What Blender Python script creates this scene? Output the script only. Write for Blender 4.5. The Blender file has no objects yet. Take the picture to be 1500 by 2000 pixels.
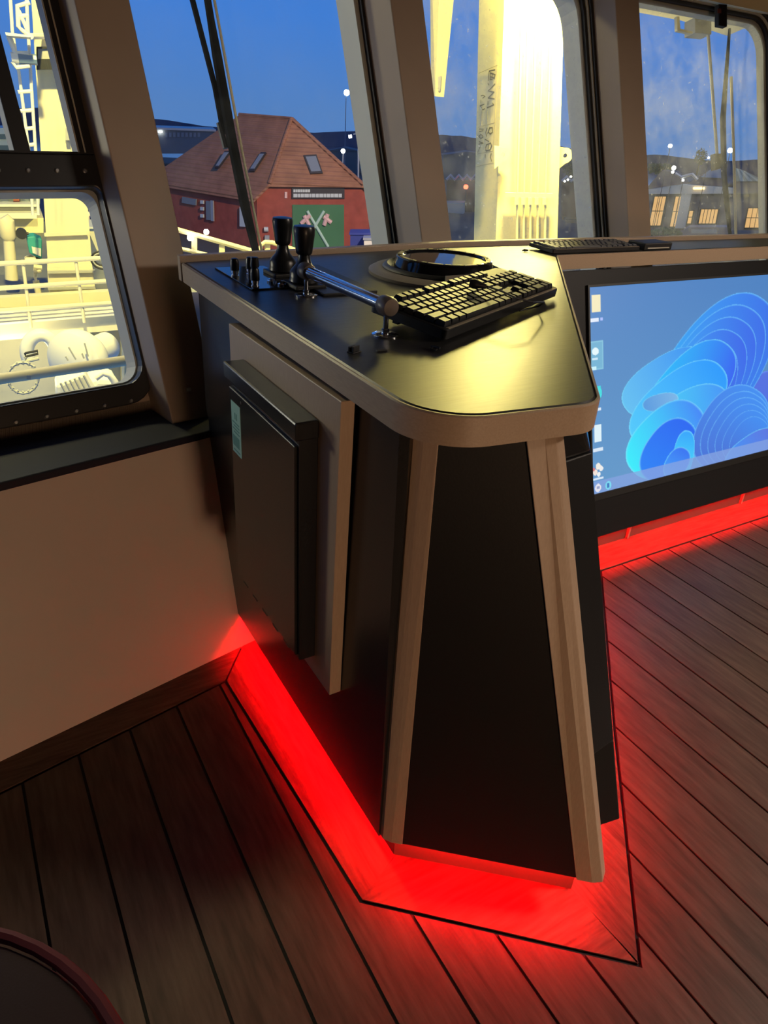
import bpy, bmesh, math, random
import numpy as np
from mathutils import Vector, Matrix
random.seed(7)
SC = bpy.context.scene
COL = SC.collection

# ------------------------------------------------------------------ camera
F = 1387.0; PITCH = math.radians(29.0); ROLL = math.radians(3.9); AZ = math.radians(32.0); H = 1.14
_fh = np.array([math.sin(AZ), math.cos(AZ), 0]); _rh = np.array([math.cos(AZ), -math.sin(AZ), 0]); _z = np.array([0, 0, 1.0])
FW = math.cos(PITCH)*_fh - math.sin(PITCH)*_z; _up = math.sin(PITCH)*_fh + math.cos(PITCH)*_z
RT = math.cos(ROLL)*_rh + math.sin(ROLL)*_up; UP = -math.sin(ROLL)*_rh + math.cos(ROLL)*_up
O = np.array([0, 0, H])
cd = bpy.data.cameras.new('camera'); cam = bpy.data.objects.new('camera', cd); COL.objects.link(cam)
cd.sensor_fit = 'VERTICAL'; cd.sensor_height = 36.0; cd.lens = F/2000*36.0; cd.clip_start = .02; cd.clip_end = 2000
cam.matrix_world = Matrix(((RT[0], UP[0], -FW[0], O[0]), (RT[1], UP[1], -FW[1], O[1]), (RT[2], UP[2], -FW[2], O[2]), (0, 0, 0, 1)))
SC.camera = cam

# ------------------------------------------------------------------ view, world, lights
SC.view_settings.view_transform = 'Standard'; SC.view_settings.look = 'None'
SC.view_settings.gamma = 1; SC.view_settings.use_curve_mapping = False
SC.view_settings.exposure = 0.0
w = bpy.data.worlds.new('dusk_sky'); SC.world = w; w.use_nodes = True
nt = w.node_tree; nt.nodes.clear()
_o = nt.nodes.new('ShaderNodeOutputWorld'); _b = nt.nodes.new('ShaderNodeBackground')
_tc = nt.nodes.new('ShaderNodeTexCoord'); _sx = nt.nodes.new('ShaderNodeSeparateXYZ'); _cr = nt.nodes.new('ShaderNodeValToRGB')
nt.links.new(_tc.outputs['Generated'], _sx.inputs[0]); nt.links.new(_sx.outputs['Z'], _cr.inputs[0])
nt.links.new(_cr.outputs[0], _b.inputs[0]); nt.links.new(_b.outputs[0], _o.inputs[0])
e = _cr.color_ramp.elements
e[0].position = 0.0; e[0].color = (.075, .185, .43, 1)
e[1].position = .85; e[1].color = (.012, .055, .22, 1)
k = e.new(.10); k.color = (.045, .175, .53, 1)
k = e.new(.35); k.color = (.030, .125, .42, 1)
_b.inputs[1].default_value = 1.27

def lamp(name, kind, loc, target, power, color, **kw):
    d = bpy.data.lights.new(name, kind); o = bpy.data.objects.new(name, d); COL.objects.link(o)
    d.energy = power; d.color = color; o.location = loc
    v = Vector(target) - Vector(loc); o.rotation_euler = v.to_track_quat('-Z', 'Y').to_euler()
    for k_, v_ in kw.items(): setattr(d, k_, v_)
    return o
WARM = (1.0, .60, .30); SOD = (1.0, .84, .26)
# cabin: a low warm wall lamp behind the camera and an unseen light added for the right floor
lamp('cabin_wall_lamp', 'AREA', (.30, -2.42, .42), (.05, 1.2, .62), 23.0, (1.0, .62, .37), shape='RECTANGLE', size=.5, size_y=.3)
lamp('floor_fill_light', 'AREA', (2.7, -.45, 1.96), (1.8, .6, 0), 31, (1.0, .82, .66), shape='RECTANGLE', size=.5, size_y=.5, spread=math.radians(105))
# deck floodlights of the ship, and unseen fill lights added outside the wheelhouse
lamp('mast_light', 'AREA', (4.72, 5.64, 3.10), (5.12, 6.12, 2.62), 1350, (1.0, .84, .20), shape='RECTANGLE', size=.6, size_y=.15)
lamp('mast_light', 'SPOT', (4.62, 5.52, 2.64), (.9, 1.1, .85), 390, (1.0, .82, .25), spot_size=math.radians(50), spot_blend=.5, shadow_soft_size=.22)  # unseen lamp added to put the yellow highlight on the counter
lamp('mast_light', 'SPOT', (1.6, 4.2, 3.6), (4.75, 6.3, .7), 1000, (1.0, .76, .17), spot_size=math.radians(85), spot_blend=.6, shadow_soft_size=.12)
lamp('deck_floodlight', 'SPOT', (.5, 3.2, 4.4), (.2, 7.3, .2), 2600, SOD, spot_size=math.radians(95), spot_blend=.5, shadow_soft_size=.15)
lamp('deck_floodlight', 'SPOT', (-1.6, 3.6, 3.2), (-.2, 4.6, -.6), 260, SOD, spot_size=math.radians(100), spot_blend=.5, shadow_soft_size=.1)
lamp('underdeck_lamp', 'POINT', (.28, 6.15, -.80), (0, 6, -1), 21, (1.0, .86, .38), shadow_soft_size=.08)
lamp('overhang_fill_light', 'POINT', (2.75, 3.0, 1.15), (0, 6, -1), 20, (1.0, .82, .30), shadow_soft_size=.08)  # unseen lamp added to brighten the overhang and right window frame
lamp('reveal_fill_light', 'AREA', (-.3, 4.3, 2.6), (1.4, 2.1, 1.1), 40, (1.0, .86, .45), shape='DISK', size=.3)  # unseen lamp added to brighten the outer window reveals
lamp('console_fill_light', 'AREA', (-1.3, 3.1, .98), (.45, 1.25, .72), 14, (1.0, .90, .62), shape='DISK', size=.45)  # added light through the left window onto the console side
# quay floodlights
lamp('quay_floodlight', 'SPOT', (14, 10, 9), (13, 40, -3), 26000, (1.0, .74, .50), spot_size=math.radians(60), spot_blend=.5, shadow_soft_size=.4)
lamp('quay_floodlight', 'SPOT', (32, 10, 12), (52, 28, -6), 9000, (1.0, .80, .62), spot_size=math.radians(70), spot_blend=.6, shadow_soft_size=.4)

# ------------------------------------------------------------------ pixel helpers: rays of the photograph met with real planes
def ray(x, y): return FW*F + RT*(x-750) - UP*(y-1000)
def Z(x, y, z):
    d = ray(x, y); return O + d*(z-H)/d[2]
def PL(x, y, p, n):
    d = ray(x, y); p = np.asarray(p, float); n = np.asarray(n, float); return O + d*(np.dot(p-O, n)/np.dot(d, n))
def D(x, y, dist):
    d = ray(x, y); return O + d*dist/math.hypot(d[0], d[1])
def VP(x0, y0, dist, turn=0.0):
    """vertical plane at horizontal distance dist, facing the viewer (turned by 'turn' degrees)"""
    p = D(x0, y0, dist); a = math.atan2(p[0], p[1]) + math.radians(turn)
    return p, np.array([math.sin(a), math.cos(a), 0])

# ------------------------------------------------------------------ mesh helpers
def props(o, label=None, cat=None, group=None, kind=None):
    if label: o['label'] = label
    if cat: o['category'] = cat
    if group: o['group'] = group
    if kind: o['kind'] = kind
    return o
def empty(name, loc=(0, 0, 0), rot=(0, 0, 0), parent=None, **kw):
    o = bpy.data.objects.new(name, None); COL.objects.link(o); o.location = loc; o.rotation_euler = rot; o.empty_display_size = .05
    if parent: o.parent = parent
    return props(o, **kw)
def wmat(o):
    m = Matrix.LocRotScale(o.location, o.rotation_euler, o.scale)
    return wmat(o.parent) @ m if o.parent else m

class MB:
    def __init__(s): s.v = []; s.f = []; s.M = None
    def add(s, vs, fs):
        n = len(s.v)
        for p in vs:
            p = Vector(p)
            s.v.append(s.M @ p if s.M else p)
        s.f += [tuple(i+n for i in q) for q in fs]; return s
    def box(s, a, b):
        (x0, y0, z0), (x1, y1, z1) = a, b
        return s.add([(x0, y0, z0), (x1, y0, z0), (x1, y1, z0), (x0, y1, z0), (x0, y0, z1), (x1, y0, z1), (x1, y1, z1), (x0, y1, z1)],
                     [(0, 3, 2, 1), (4, 5, 6, 7), (0, 1, 5, 4), (1, 2, 6, 5), (2, 3, 7, 6), (3, 0, 4, 7)])
    def loft(s, loops, cap=True, closed=True):
        n = len(loops[0]); vs = [p for L in loops for p in L]; fs = []
        for i in range(len(loops)-1):
            for j in range(n if closed else n-1):
                a = i*n+j; b = i*n+(j+1) % n; fs.append((a, b, b+n, a+n))
        if cap: fs += [tuple(range(n))[::-1], tuple(range((len(loops)-1)*n, len(loops)*n))]
        return s.add(vs, fs)
    def ext(s, poly, d):
        d = Vector(d); return s.loft([[Vector(p) for p in poly], [Vector(p)+d for p in poly]])
    def prism(s, poly, z0, z1):
        return s.loft([[(p[0], p[1], z0) for p in poly], [(p[0], p[1], z1) for p in poly]])
    def ring(s, outer, inner, d):
        """frame between two closed loops of equal length, extruded by d"""
        d = Vector(d); n = len(outer); A = [Vector(p) for p in outer]; B = [Vector(p) for p in inner]
        vs = A + B + [p+d for p in A] + [p+d for p in B]; fs = []
        for j in range(n):
            k_ = (j+1) % n
            fs += [(j, k_, n+k_, n+j), (2*n+j, 3*n+j, 3*n+k_, 2*n+k_), (j, 2*n+j, 2*n+k_, k_), (n+j, n+k_, 3*n+k_, 3*n+j)]
        return s.add(vs, fs)
    def tube(s, pts, r, seg=10, cap=True):
        pts = [Vector(p) for p in pts]; L = []; rr = r if isinstance(r, (list, tuple)) else [r]*len(pts)
        ref = None
        for i, p in enumerate(pts):
            t = (pts[min(i+1, len(pts)-1)] - pts[max(i-1, 0)]).normalized()
            if ref is None:
                ref = Vector((0, 0, 1)) if abs(t.z) < .9 else Vector((1, 0, 0))
            u = t.cross(ref).normalized(); v = u.cross(t).normalized(); ref = v
            L.append([p + (u*math.cos(a)+v*math.sin(a))*rr[i] for a in [2*math.pi*k_/seg for k_ in range(seg)]])
        return s.loft(L, cap)
    def lathe(s, prof, c=(0, 0, 0), axis=(0, 0, 1), seg=32, cap=True):
        ax = Vector(axis).normalized(); u = ax.orthogonal().normalized(); v = ax.cross(u); c = Vector(c)
        return s.loft([[c + ax*h + (u*math.cos(a)+v*math.sin(a))*max(r, 1e-5) for a in [2*math.pi*k_/seg for k_ in range(seg)]] for r, h in prof], cap)
    def ball(s, c, r, seg=16, sq=(1, 1, 1)):
        L = []
        for i in range(1, seg//2):
            a = math.pi*i/(seg//2)
            L.append([(c[0]+sq[0]*r*math.sin(a)*math.cos(b), c[1]+sq[1]*r*math.sin(a)*math.sin(b), c[2]+sq[2]*r*math.cos(a)) for b in [2*math.pi*k_/seg for k_ in range(seg)]])
        return s.loft(L)
    def build(s, name, m, parent=None, smooth=False, bevel=0, kind=None, seg=2, **kw):
        me = bpy.data.meshes.new(name)
        vs = s.v
        if parent is not None:
            inv = wmat(parent).inverted(); vs = [inv @ p for p in vs]
        me.from_pydata([tuple(p) for p in vs], [], s.f)
        bm = bmesh.new(); bm.from_mesh(me); bmesh.ops.recalc_face_normals(bm, faces=bm.faces); bm.to_mesh(me); bm.free()
        if m: me.materials.append(m)
        o = bpy.data.objects.new(name, me); COL.objects.link(o)
        if parent is not None: o.parent = parent
        if smooth:
            me.polygons.foreach_set('use_smooth', [True]*len(me.polygons))
            try: me.set_sharp_from_angle(angle=math.radians(35))
            except Exception: pass
        if bevel:
            b = o.modifiers.new('bevel', 'BEVEL'); b.width = bevel; b.segments = seg; b.limit_method = 'ANGLE'; b.angle_limit = math.radians(40)
        props(o, kind=kind, **kw); return o

def fillet(poly, radii, n=10):
    out = []; N = len(poly)
    for i in range(N):
        p = Vector(poly[i][:2]); a = Vector(poly[i-1][:2]); b = Vector(poly[(i+1) % N][:2]); r = radii[i]
        if r <= 0: out.append(tuple(p)); continue
        u = (a-p).normalized(); v = (b-p).normalized(); ang = u.angle(v); tl = r/math.tan(ang/2)
        c = p + (u+v).normalized()*(r/math.sin(ang/2)); p0 = p+u*tl; p1 = p+v*tl
        a0 = math.atan2((p0-c).y, (p0-c).x); a1 = math.atan2((p1-c).y, (p1-c).x); da = (a1-a0+math.pi) % (2*math.pi)-math.pi
        out += [(c.x+r*math.cos(a0+da*k_/n), c.y+r*math.sin(a0+da*k_/n)) for k_ in range(n+1)]
    return out
def offset(poly, d, closed=True):
    """offset to the left of travel"""
    out = []; N = len(poly)
    for i in range(N):
        p = Vector(poly[i][:2])
        a = Vector(poly[(i-1) % N][:2]) if closed or i > 0 else None; b = Vector(poly[(i+1) % N][:2]) if closed or i < N-1 else None
        ns = []
        if a is not None: t = (p-a).normalized(); ns.append(Vector((-t.y, t.x)))
        if b is not None: t = (b-p).normalized(); ns.append(Vector((-t.y, t.x)))
        m = sum(ns, Vector((0, 0))).normalized(); out.append(tuple(p + m*(d/max(.25, m.dot(ns[0])))))
    return out
def dup(root, **kw):
    r = root.copy(); COL.objects.link(r)
    for ch in root.children:
        c = ch.copy(); COL.objects.link(c); c.parent = r
        for g in ch.children:
            q = g.copy(); COL.objects.link(q); q.parent = c
    return r

# ------------------------------------------------------------------ materials
def mat(name, col, rough=.5, metal=0.0, spec=.5, var=0.0, scale=8.0, bump=0.0, bscale=60.0, stretch=(1, 1, 1), emit=None, estr=0.0, coat=0.0):
    m = bpy.data.materials.new(name); m.use_nodes = True; n = m.node_tree.nodes; L = m.node_tree.links
    b = n['Principled BSDF']; b.inputs['Base Color'].default_value = (*col, 1); b.inputs['Roughness'].default_value = rough
    b.inputs['Metallic'].default_value = metal; b.inputs['Specular IOR Level'].default_value = spec; b.inputs['Coat Weight'].default_value = coat
    tc = n.new('ShaderNodeTexCoord'); mp = n.new('ShaderNodeMapping'); mp.inputs['Scale'].default_value = stretch; L.new(tc.outputs['Object'], mp.inputs[0])
    if var:
        t = n.new('ShaderNodeTexNoise'); t.inputs['Scale'].default_value = scale; t.inputs['Detail'].default_value = 5; L.new(mp.outputs[0], t.inputs['Vector'])
        h = n.new('ShaderNodeMapRange'); h.inputs['From Min'].default_value = .3; h.inputs['From Max'].default_value = .7
        h.inputs['To Min'].default_value = 1-var; h.inputs['To Max'].default_value = 1+var; L.new(t.outputs['Fac'], h.inputs[0])
        x = n.new('ShaderNodeVectorMath'); x.operation = 'SCALE'; x.inputs[0].default_value = col; L.new(h.outputs[0], x.inputs['Scale']); L.new(x.outputs[0], b.inputs['Base Color'])
    if bump:
        t = n.new('ShaderNodeTexNoise'); t.inputs['Scale'].default_value = bscale; t.inputs['Detail'].default_value = 4; L.new(mp.outputs[0], t.inputs['Vector'])
        p = n.new('ShaderNodeBump'); p.inputs['Strength'].default_value = bump; p.inputs['Distance'].default_value = .002; L.new(t.outputs['Fac'], p.inputs['Height']); L.new(p.outputs[0], b.inputs['Normal'])
    if emit: b.inputs['Emission Color'].default_value = (*emit, 1); b.inputs['Emission Strength'].default_value = estr
    return m
def wood(name, dark, light, axis='Y', rough=.5, grain=1.0, bump=.25, rnd=.25, rings=30, amt=.09):
    """plank wood: long wavy grain along one axis, tone shifting per object"""
    m = bpy.data.materials.new(name); m.use_nodes = True; n = m.node_tree.nodes; L = m.node_tree.links; b = n['Principled BSDF']
    b.inputs['Roughness'].default_value = rough
    tc = n.new('ShaderNodeTexCoord'); oi = n.new('ShaderNodeObjectInfo'); mp = n.new('ShaderNodeMapping'); add = n.new('ShaderNodeVectorMath'); add.operation = 'ADD'
    mu = n.new('ShaderNodeVectorMath'); mu.operation = 'SCALE'; cb = n.new('ShaderNodeCombineXYZ')
    for i in range(3): L.new(oi.outputs['Random'], cb.inputs[i])
    mu.inputs['Scale'].default_value = 7.0; L.new(cb.outputs[0], mu.inputs[0]); L.new(tc.outputs['Object'], add.inputs[0]); L.new(mu.outputs[0], add.inputs[1]); L.new(add.outputs[0], mp.inputs[0])
    sc = {'X': (1.6, 14, 14), 'Y': (14, 1.6, 14), 'Z': (14, 14, 1.6)}[axis]; mp.inputs['Scale'].default_value = [q*grain for q in sc]
    t1 = n.new('ShaderNodeTexNoise'); t1.inputs['Scale'].default_value = 1.2; t1.inputs['Detail'].default_value = 6; t1.inputs['Roughness'].default_value = .6; t1.inputs['Distortion'].default_value = .8
    L.new(mp.outputs[0], t1.inputs['Vector'])
    sn = n.new('ShaderNodeMath'); sn.operation = 'MULTIPLY'; sn.inputs[1].default_value = rings; L.new(t1.outputs['Fac'], sn.inputs[0])
    s2 = n.new('ShaderNodeMath'); s2.operation = 'SINE'; L.new(sn.outputs[0], s2.inputs[0])
    t2 = n.new('ShaderNodeTexNoise'); t2.inputs['Scale'].default_value = 9; t2.inputs['Detail'].default_value = 8; L.new(mp.outputs[0], t2.inputs['Vector'])
    a1 = n.new('ShaderNodeMath'); a1.operation = 'MULTIPLY_ADD'; a1.inputs[1].default_value = amt; L.new(s2.outputs[0], a1.inputs[0]); L.new(t2.outputs['Fac'], a1.inputs[2])
    r1 = n.new('ShaderNodeMath'); r1.operation = 'MULTIPLY_ADD'; r1.inputs[1].default_value = rnd; L.new(oi.outputs['Random'], r1.inputs[0]); L.new(a1.outputs[0], r1.inputs[2])
    cr = n.new('ShaderNodeValToRGB'); L.new(r1.outputs[0], cr.inputs[0]); cr.color_ramp.elements[0].position = .3; cr.color_ramp.elements[1].position = .95
    cr.color_ramp.elements[0].color = (*dark, 1); cr.color_ramp.elements[1].color = (*light, 1); L.new(cr.outputs[0], b.inputs['Base Color'])
    p = n.new('ShaderNodeBump'); p.inputs['Strength'].default_value = bump; p.inputs['Distance'].default_value = .002; L.new(a1.outputs[0], p.inputs['Height']); L.new(p.outputs[0], b.inputs['Normal'])
    return m
def glass(name, haze, tint=(.96, .98, 1), spots=.0):
    m = bpy.data.materials.new(name); m.use_nodes = True; n = m.node_tree.nodes; L = m.node_tree.links; n.clear()
    o = n.new('ShaderNodeOutputMaterial'); tr = n.new('ShaderNodeBsdfTransparent'); tr.inputs[0].default_value = (*tint, 1)
    gl = n.new('ShaderNodeBsdfGlossy'); gl.inputs['Roughness'].default_value = .02; gl.inputs[0].default_value = (1, 1, 1, 1)
    di = n.new('ShaderNodeBsdfTranslucent'); di.inputs[0].default_value = (.8, .8, .78, 1)
    lw = n.new('ShaderNodeLayerWeight'); lw.inputs[0].default_value = .5; pw = n.new('ShaderNodeMath'); pw.operation = 'POWER'; pw.inputs[1].default_value = 5; L.new(lw.outputs['Facing'], pw.inputs[0]); fr = n.new('ShaderNodeMath'); fr.operation = 'MULTIPLY_ADD'; fr.inputs[1].default_value = .6; fr.inputs[2].default_value = .025; L.new(pw.outputs[0], fr.inputs[0])
    tc = n.new('ShaderNodeTexCoord'); t = n.new('ShaderNodeTexNoise'); t.inputs['Scale'].default_value = 5; t.inputs['Detail'].default_value = 8; t.inputs['Roughness'].default_value = .75; L.new(tc.outputs['Object'], t.inputs['Vector'])
    mr = n.new('ShaderNodeMapRange'); mr.inputs['From Min'].default_value = .42; mr.inputs['From Max'].default_value = .72; mr.inputs['To Min'].default_value = haze*.3; mr.inputs['To Max'].default_value = haze*1.8; L.new(t.outputs['Fac'], mr.inputs[0])
    last = mr.outputs[0]
    if spots:
        v = n.new('ShaderNodeTexNoise'); v.inputs['Scale'].default_value = 70; v.inputs['Detail'].default_value = 3; L.new(tc.outputs['Object'], v.inputs['Vector'])
        q = n.new('ShaderNodeMapRange'); q.inputs['From Min'].default_value = .66; q.inputs['From Max'].default_value = .74; q.inputs['To Max'].default_value = spots; L.new(v.outputs['Fac'], q.inputs[0])
        q2 = n.new('ShaderNodeMath'); q2.operation = 'MULTIPLY'; L.new(q.outputs[0], q2.inputs[0]); L.new(t.outputs['Fac'], q2.inputs[1])
        ad = n.new('ShaderNodeMath'); L.new(last, ad.inputs[0]); L.new(q2.outputs[0], ad.inputs[1]); last = ad.outputs[0]
    x1 = n.new('ShaderNodeMixShader'); L.new(last, x1.inputs[0]); L.new(tr.outputs[0], x1.inputs[1]); L.new(di.outputs[0], x1.inputs[2])
    x2 = n.new('ShaderNodeMixShader'); L.new(fr.outputs[0], x2.inputs[0]); L.new(x1.outputs[0], x2.inputs[1]); L.new(gl.outputs[0], x2.inputs[2]); L.new(x2.outputs[0], o.inputs[0])
    return m
def emis(name, col, s):
    m = bpy.data.materials.new(name); m.use_nodes = True; b = m.node_tree.nodes['Principled BSDF']
    b.inputs['Base Color'].default_value = (.02, .02, .02, 1); b.inputs['Emission Color'].default_value = (*col, 1); b.inputs['Emission Strength'].default_value = s; return m

M_floor = wood('floor_planks', (.052, .034, .023), (.140, .098, .070), 'Y', rough=.45, grain=.8, bump=.2, rings=34, amt=.07, rnd=.16)
M_borderx = wood('border_planks_across', (.06, .03, .017), (.19, .12, .075), 'X', rough=.5)
M_bordery = wood('border_planks_along', (.06, .03, .017), (.19, .12, .075), 'Y', rough=.5)
M_caulk = mat('deck_caulk', (.008, .007, .007), .7)
M_oakx = wood('oak_edge', (.38, .28, .195), (.47, .355, .25), 'Y', rough=.45, grain=3.5, bump=.04, rnd=.1, rings=8, amt=.02)
M_oakz = wood('oak_upright', (.40, .29, .205), (.48, .355, .25), 'Z', rough=.42, grain=3.5, bump=.03, rnd=.1, rings=8, amt=.02)
M_black = mat('black_laminate', (.010, .010, .011), .5, spec=.25, bump=.05, bscale=300)
M_panel = mat('charcoal_panel', (.014, .014, .015), .27, spec=.45, bump=.06, bscale=260)
def counter_mat():
    m = mat('black_brushed_linoleum', (.022, .022, .021), .36, spec=.6)
    n = m.node_tree.nodes; L = m.node_tree.links; b = n['Principled BSDF']
    tc = n.new('ShaderNodeTexCoord'); mp = n.new('ShaderNodeMapping'); mp.inputs['Rotation'].default_value = (0, 0, math.radians(25)); mp.inputs['Scale'].default_value = (9, 160, 40); L.new(tc.outputs['Object'], mp.inputs[0])
    t = n.new('ShaderNodeTexNoise'); t.inputs['Scale'].default_value = 2.2; t.inputs['Detail'].default_value = 6; L.new(mp.outputs[0], t.inputs['Vector'])
    p = n.new('ShaderNodeBump'); p.inputs['Strength'].default_value = .20; p.inputs['Distance'].default_value = .0002; L.new(t.outputs['Fac'], p.inputs['Height']); L.new(p.outputs[0], b.inputs['Normal'])
    r = n.new('ShaderNodeMapRange'); r.inputs['To Min'].default_value = .33; r.inputs['To Max'].default_value = .46; L.new(t.outputs['Fac'], r.inputs[0]); L.new(r.outputs[0], b.inputs['Roughness'])
    return m
M_counter = counter_mat()
M_wall = mat('cream_wall_panel', (.55, .48, .41), .42, spec=.4, var=.04, scale=3)
M_pillar = mat('greige_pillar_laminate', (.30, .225, .165), .5, var=.05, scale=6, bump=.04, bscale=200)
M_sill = mat('blue_black_sill', (.014, .017, .030), .6, spec=.2)
M_frame = mat('black_window_frame', (.016, .016, .017), .4)
M_steel = mat('grey_painted_steel', (.46, .45, .38), .5)
M_bolt = mat('bolt_steel', (.6, .6, .58), .3, metal=1)
M_chrome = mat('polished_chrome', (.75, .76, .78), .12, metal=1)
M_bronze = mat('grey_cap', (.17, .135, .11), .38)
M_rub = mat('black_rubber', (.012, .012, .012), .5)
M_matte = mat('weathered_wiper_rubber', (.007, .007, .007), .9, spec=.15)
M_knob = mat('black_knob_plastic', (.014, .014, .015), .32)
M_plate = mat('gloss_black_plate', (.010, .011, .013), .10, spec=.6)
M_key = mat('pale_lit_keytop', (.13, .125, .115), .45, spec=.4)  # keytops painted pale for the mast light they reflect
M_glassdark = mat('dark_dome_glass', (.02, .022, .026), .06, spec=.7)
M_taupe = mat('taupe_ring', (.26, .22, .17), .5, spec=.3)
M_red = emis('red_light_strip', (1.0, .0004, .003), 175.0)
M_sticker = mat('mint_sticker', (.30, .55, .50), .5)
M_stickerdk = mat('sticker_print', (.08, .26, .24), .5)
M_fabric = mat('dark_red_fabric', (.022, .003, .004), .8, bump=.3, bscale=400)
M_lit_rim = mat('red_lit_rim', (.12, .008, .012), .6)  # red colour stands in for red light on the cushion rim
M_cream = mat('cream_ship_paint', (.80, .72, .46), .45, spec=.3, var=.06, scale=1.2)
M_mast = mat('mast_cream_paint', (.86, .76, .38), .5, spec=.3)
M_white = mat('white_ship_paint', (.80, .78, .68), .45, var=.05, scale=2)
M_deck = mat('grey_deck_paint', (.17, .175, .16), .6, var=.15, scale=2)
M_teal = mat('teal_tarpaulin', (.04, .36, .33), .6)
M_dark = mat('dark_fitting', (.02, .02, .018), .5)
M_mark = mat('dark_marking_paint', (.10, .085, .015), .6)
M_line = mat('thin_marking_paint', (.42, .36, .16), .6)
GL = glass('clear_window_glass', .012); GLD = glass('salt_stained_glass', .11, spots=.5)

# ================================================================== SETTING
# ---- floor: caulked planks running along Y
ymx = [(-2.4, 1.104-.4696), (-.109, 1.104), (.361, 1.207), (.386, .607), (.724, .309), (1.068, .694), (1.505, 1.168), (3.6, 1.168)]
ymx[0] = (-2.4, 1.104 - 2.291*.219)
outline = [Vector(p) for p in ymx]
FL = MB().box((-2.4, -2.6, -.05), (3.6, 2.2, -.004)).build('floor', M_caulk, kind='structure')
gapline = offset(ymx, -.0035, closed=False)          # plank ends stop short of the border seam
def ytop(x):
    for (xa, ya), (xb, yb) in zip(gapline, gapline[1:]):
        if xa <= x <= xb: return ya + (yb-ya)*(x-xa)/(xb-xa)
    return gapline[-1][1]
xs = [.345 + .1037*k_ for k_ in range(-26, 32)]
for xa, xb in zip(xs, xs[1:]):
    a, b = xa+.0026, xb-.0026
    if a < -2.38 or b > 3.58: continue
    brk = sorted([a] + [p[0] for p in gapline if a < p[0] < b] + [b])
    poly = [(a, -2.55)] + [(b, -2.55)] + [(x, ytop(x)) for x in reversed(brk)]
    MB().prism(poly, -.003, random.uniform(-.0004, .0004)).build('plank', M_floor, FL)
inner = offset(ymx, .135, closed=False)
for i in range(len(ymx)-1):
    o0, o1 = Vector(ymx[i]), Vector(ymx[i+1]); i0, i1 = Vector(inner[i]), Vector(inner[i+1])
    if i == 0: continue
    t = (o1-o0).normalized()*.0008
    off = Vector((-(o1-o0).normalized().y, (o1-o0).normalized().x))*.003
    m = M_bordery if abs((o1-o0).y) > abs((o1-o0).x) else M_borderx
    MB().prism([o0+t+off, o1-t+off, i1-t, i0+t], -.003, .0006).build('border_plank', m, FL)
MB().prism([Vector(ymx[0]), Vector(ymx[1]), Vector(inner[1]), Vector(inner[0])], -.003, .0006).build('border_plank', M_borderx, FL)

# ---- outer walls (facets leaning out like the windows)
LN = np.array([-.065, .326, 1.0]); dA = np.array([.985, .174, 0]); dB = np.array([1.0, 0, 0])
pA = np.array([.025, 1.584, .5]); p0 = np.array([.383, 1.536, .5]); J = np.array([1.307, 1.807, .821]); pB = J + np.array([0, .11, 0])
nA = np.cross(dA, LN); nA /= np.linalg.norm(nA); nB = np.cross(dB, LN); nB /= np.linalg.norm(nB)   # point into the room
def A(s, t, d=0): return pA + s*dA + t*LN - nA*d          # d > 0 is outboard
def A0(s, t, d=0): return p0 + s*dA + t*LN - nA*d
def B(s, t, d=0): return pB + s*dB + t*LN - nB*d
def B0(s, t, d=0): return J + s*dB + t*LN - nB*d
wa, wb = np.array([.007, 1.378, .5]), np.array([.417, 1.470, .5]); dw = (wb-wa)/np.linalg.norm(wb-wa)
def W(s, z, d=0): return wa + dw*s + LN*(z-.5) - nA*d
MB().ext([W(-2.3, -.02), W(1.2, -.02), W(1.2, .497), W(-2.3, .497)], -nA*.05).build('wall_left', M_wall, kind='structure')
MB().ext([W(-2.3, .482, -.004), W(1.2, .482, -.004), A(1.2, -.018), A(-2.3, -.018)], (0, 0, .018)).build('trim_1', M_sill, kind='structure', bevel=.003)
# board behind / under the window frame
MB().ext([A(-2.3, -.02), A(.60, -.02), A(.60, .03), A(-2.3, .03)], -nA*.03).build('trim_2', M_pillar, kind='structure')
MB().ext([A(-2.3, 1.12), A(1.35, 1.12), A(1.35, 1.40), A(-2.3, 1.40)], -nA*.06).build('wall_front', M_pillar, kind='structure')
MB().ext([B(-.15, .815), B(.78, .815), B(.78, .772), B(3.2, .772), B(3.2, 1.15), B(-.15, 1.15)], -nB*.06).build('wall_front', M_pillar, kind='structure')
MB().ext([B(.80, .768, -.004), B(3.2, .768, -.004), B(3.2, .795, -.004), B(.80, .795, -.004)], -nB*.022).build('trim_3', M_frame, kind='structure', bevel=.004)
MB().ext([A(-.9, -.9), A(1.35, -.9), A(1.35, .02), A(-.9, .02)], -nA*.05).build('wall_front', M_dark, kind='structure')
MB().ext([B(-.15, -1.0), B(3.2, -1.0), B(3.2, -.30), B(-.15, -.30)], -nB*.05).build('wall_front', M_dark, kind='structure')
# pillars: front face proud of the window plane by 0.10
def pillar(name, P0f, s0, s1, t0, t1, n, side, depth=.125):
    q = [P0f(s0, t0), P0f(s1, t0), P0f(s1, t1), P0f(s0, t1)]
    m = MB(); mm = [Vector(p) for p in q]; back = Vector(-n*depth); sh = Vector(side)
    m.loft([mm, [p+back for p in mm]])
    return m.build(name, M_pillar, kind='structure', bevel=.003)
pillar('trim_4', A0, -.008, .108, -.004, 1.45, nA, (0, 0, 0))
pillar('trim_5', A0, .838, .957, -.35, 1.45, nA, (0, 0, 0))
pillar('trim_6', B0, .742, .851, -.40, 1.15, nB, (0, 0, 0))
pillar('trim_7', B0, 1.73, 1.85, -.40, 1.15, nB, (0, 0, 0))
pillar('trim_8', A0, -1.55, -1.43, -.004, 1.45, nA, (0, 0, 0))
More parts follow.
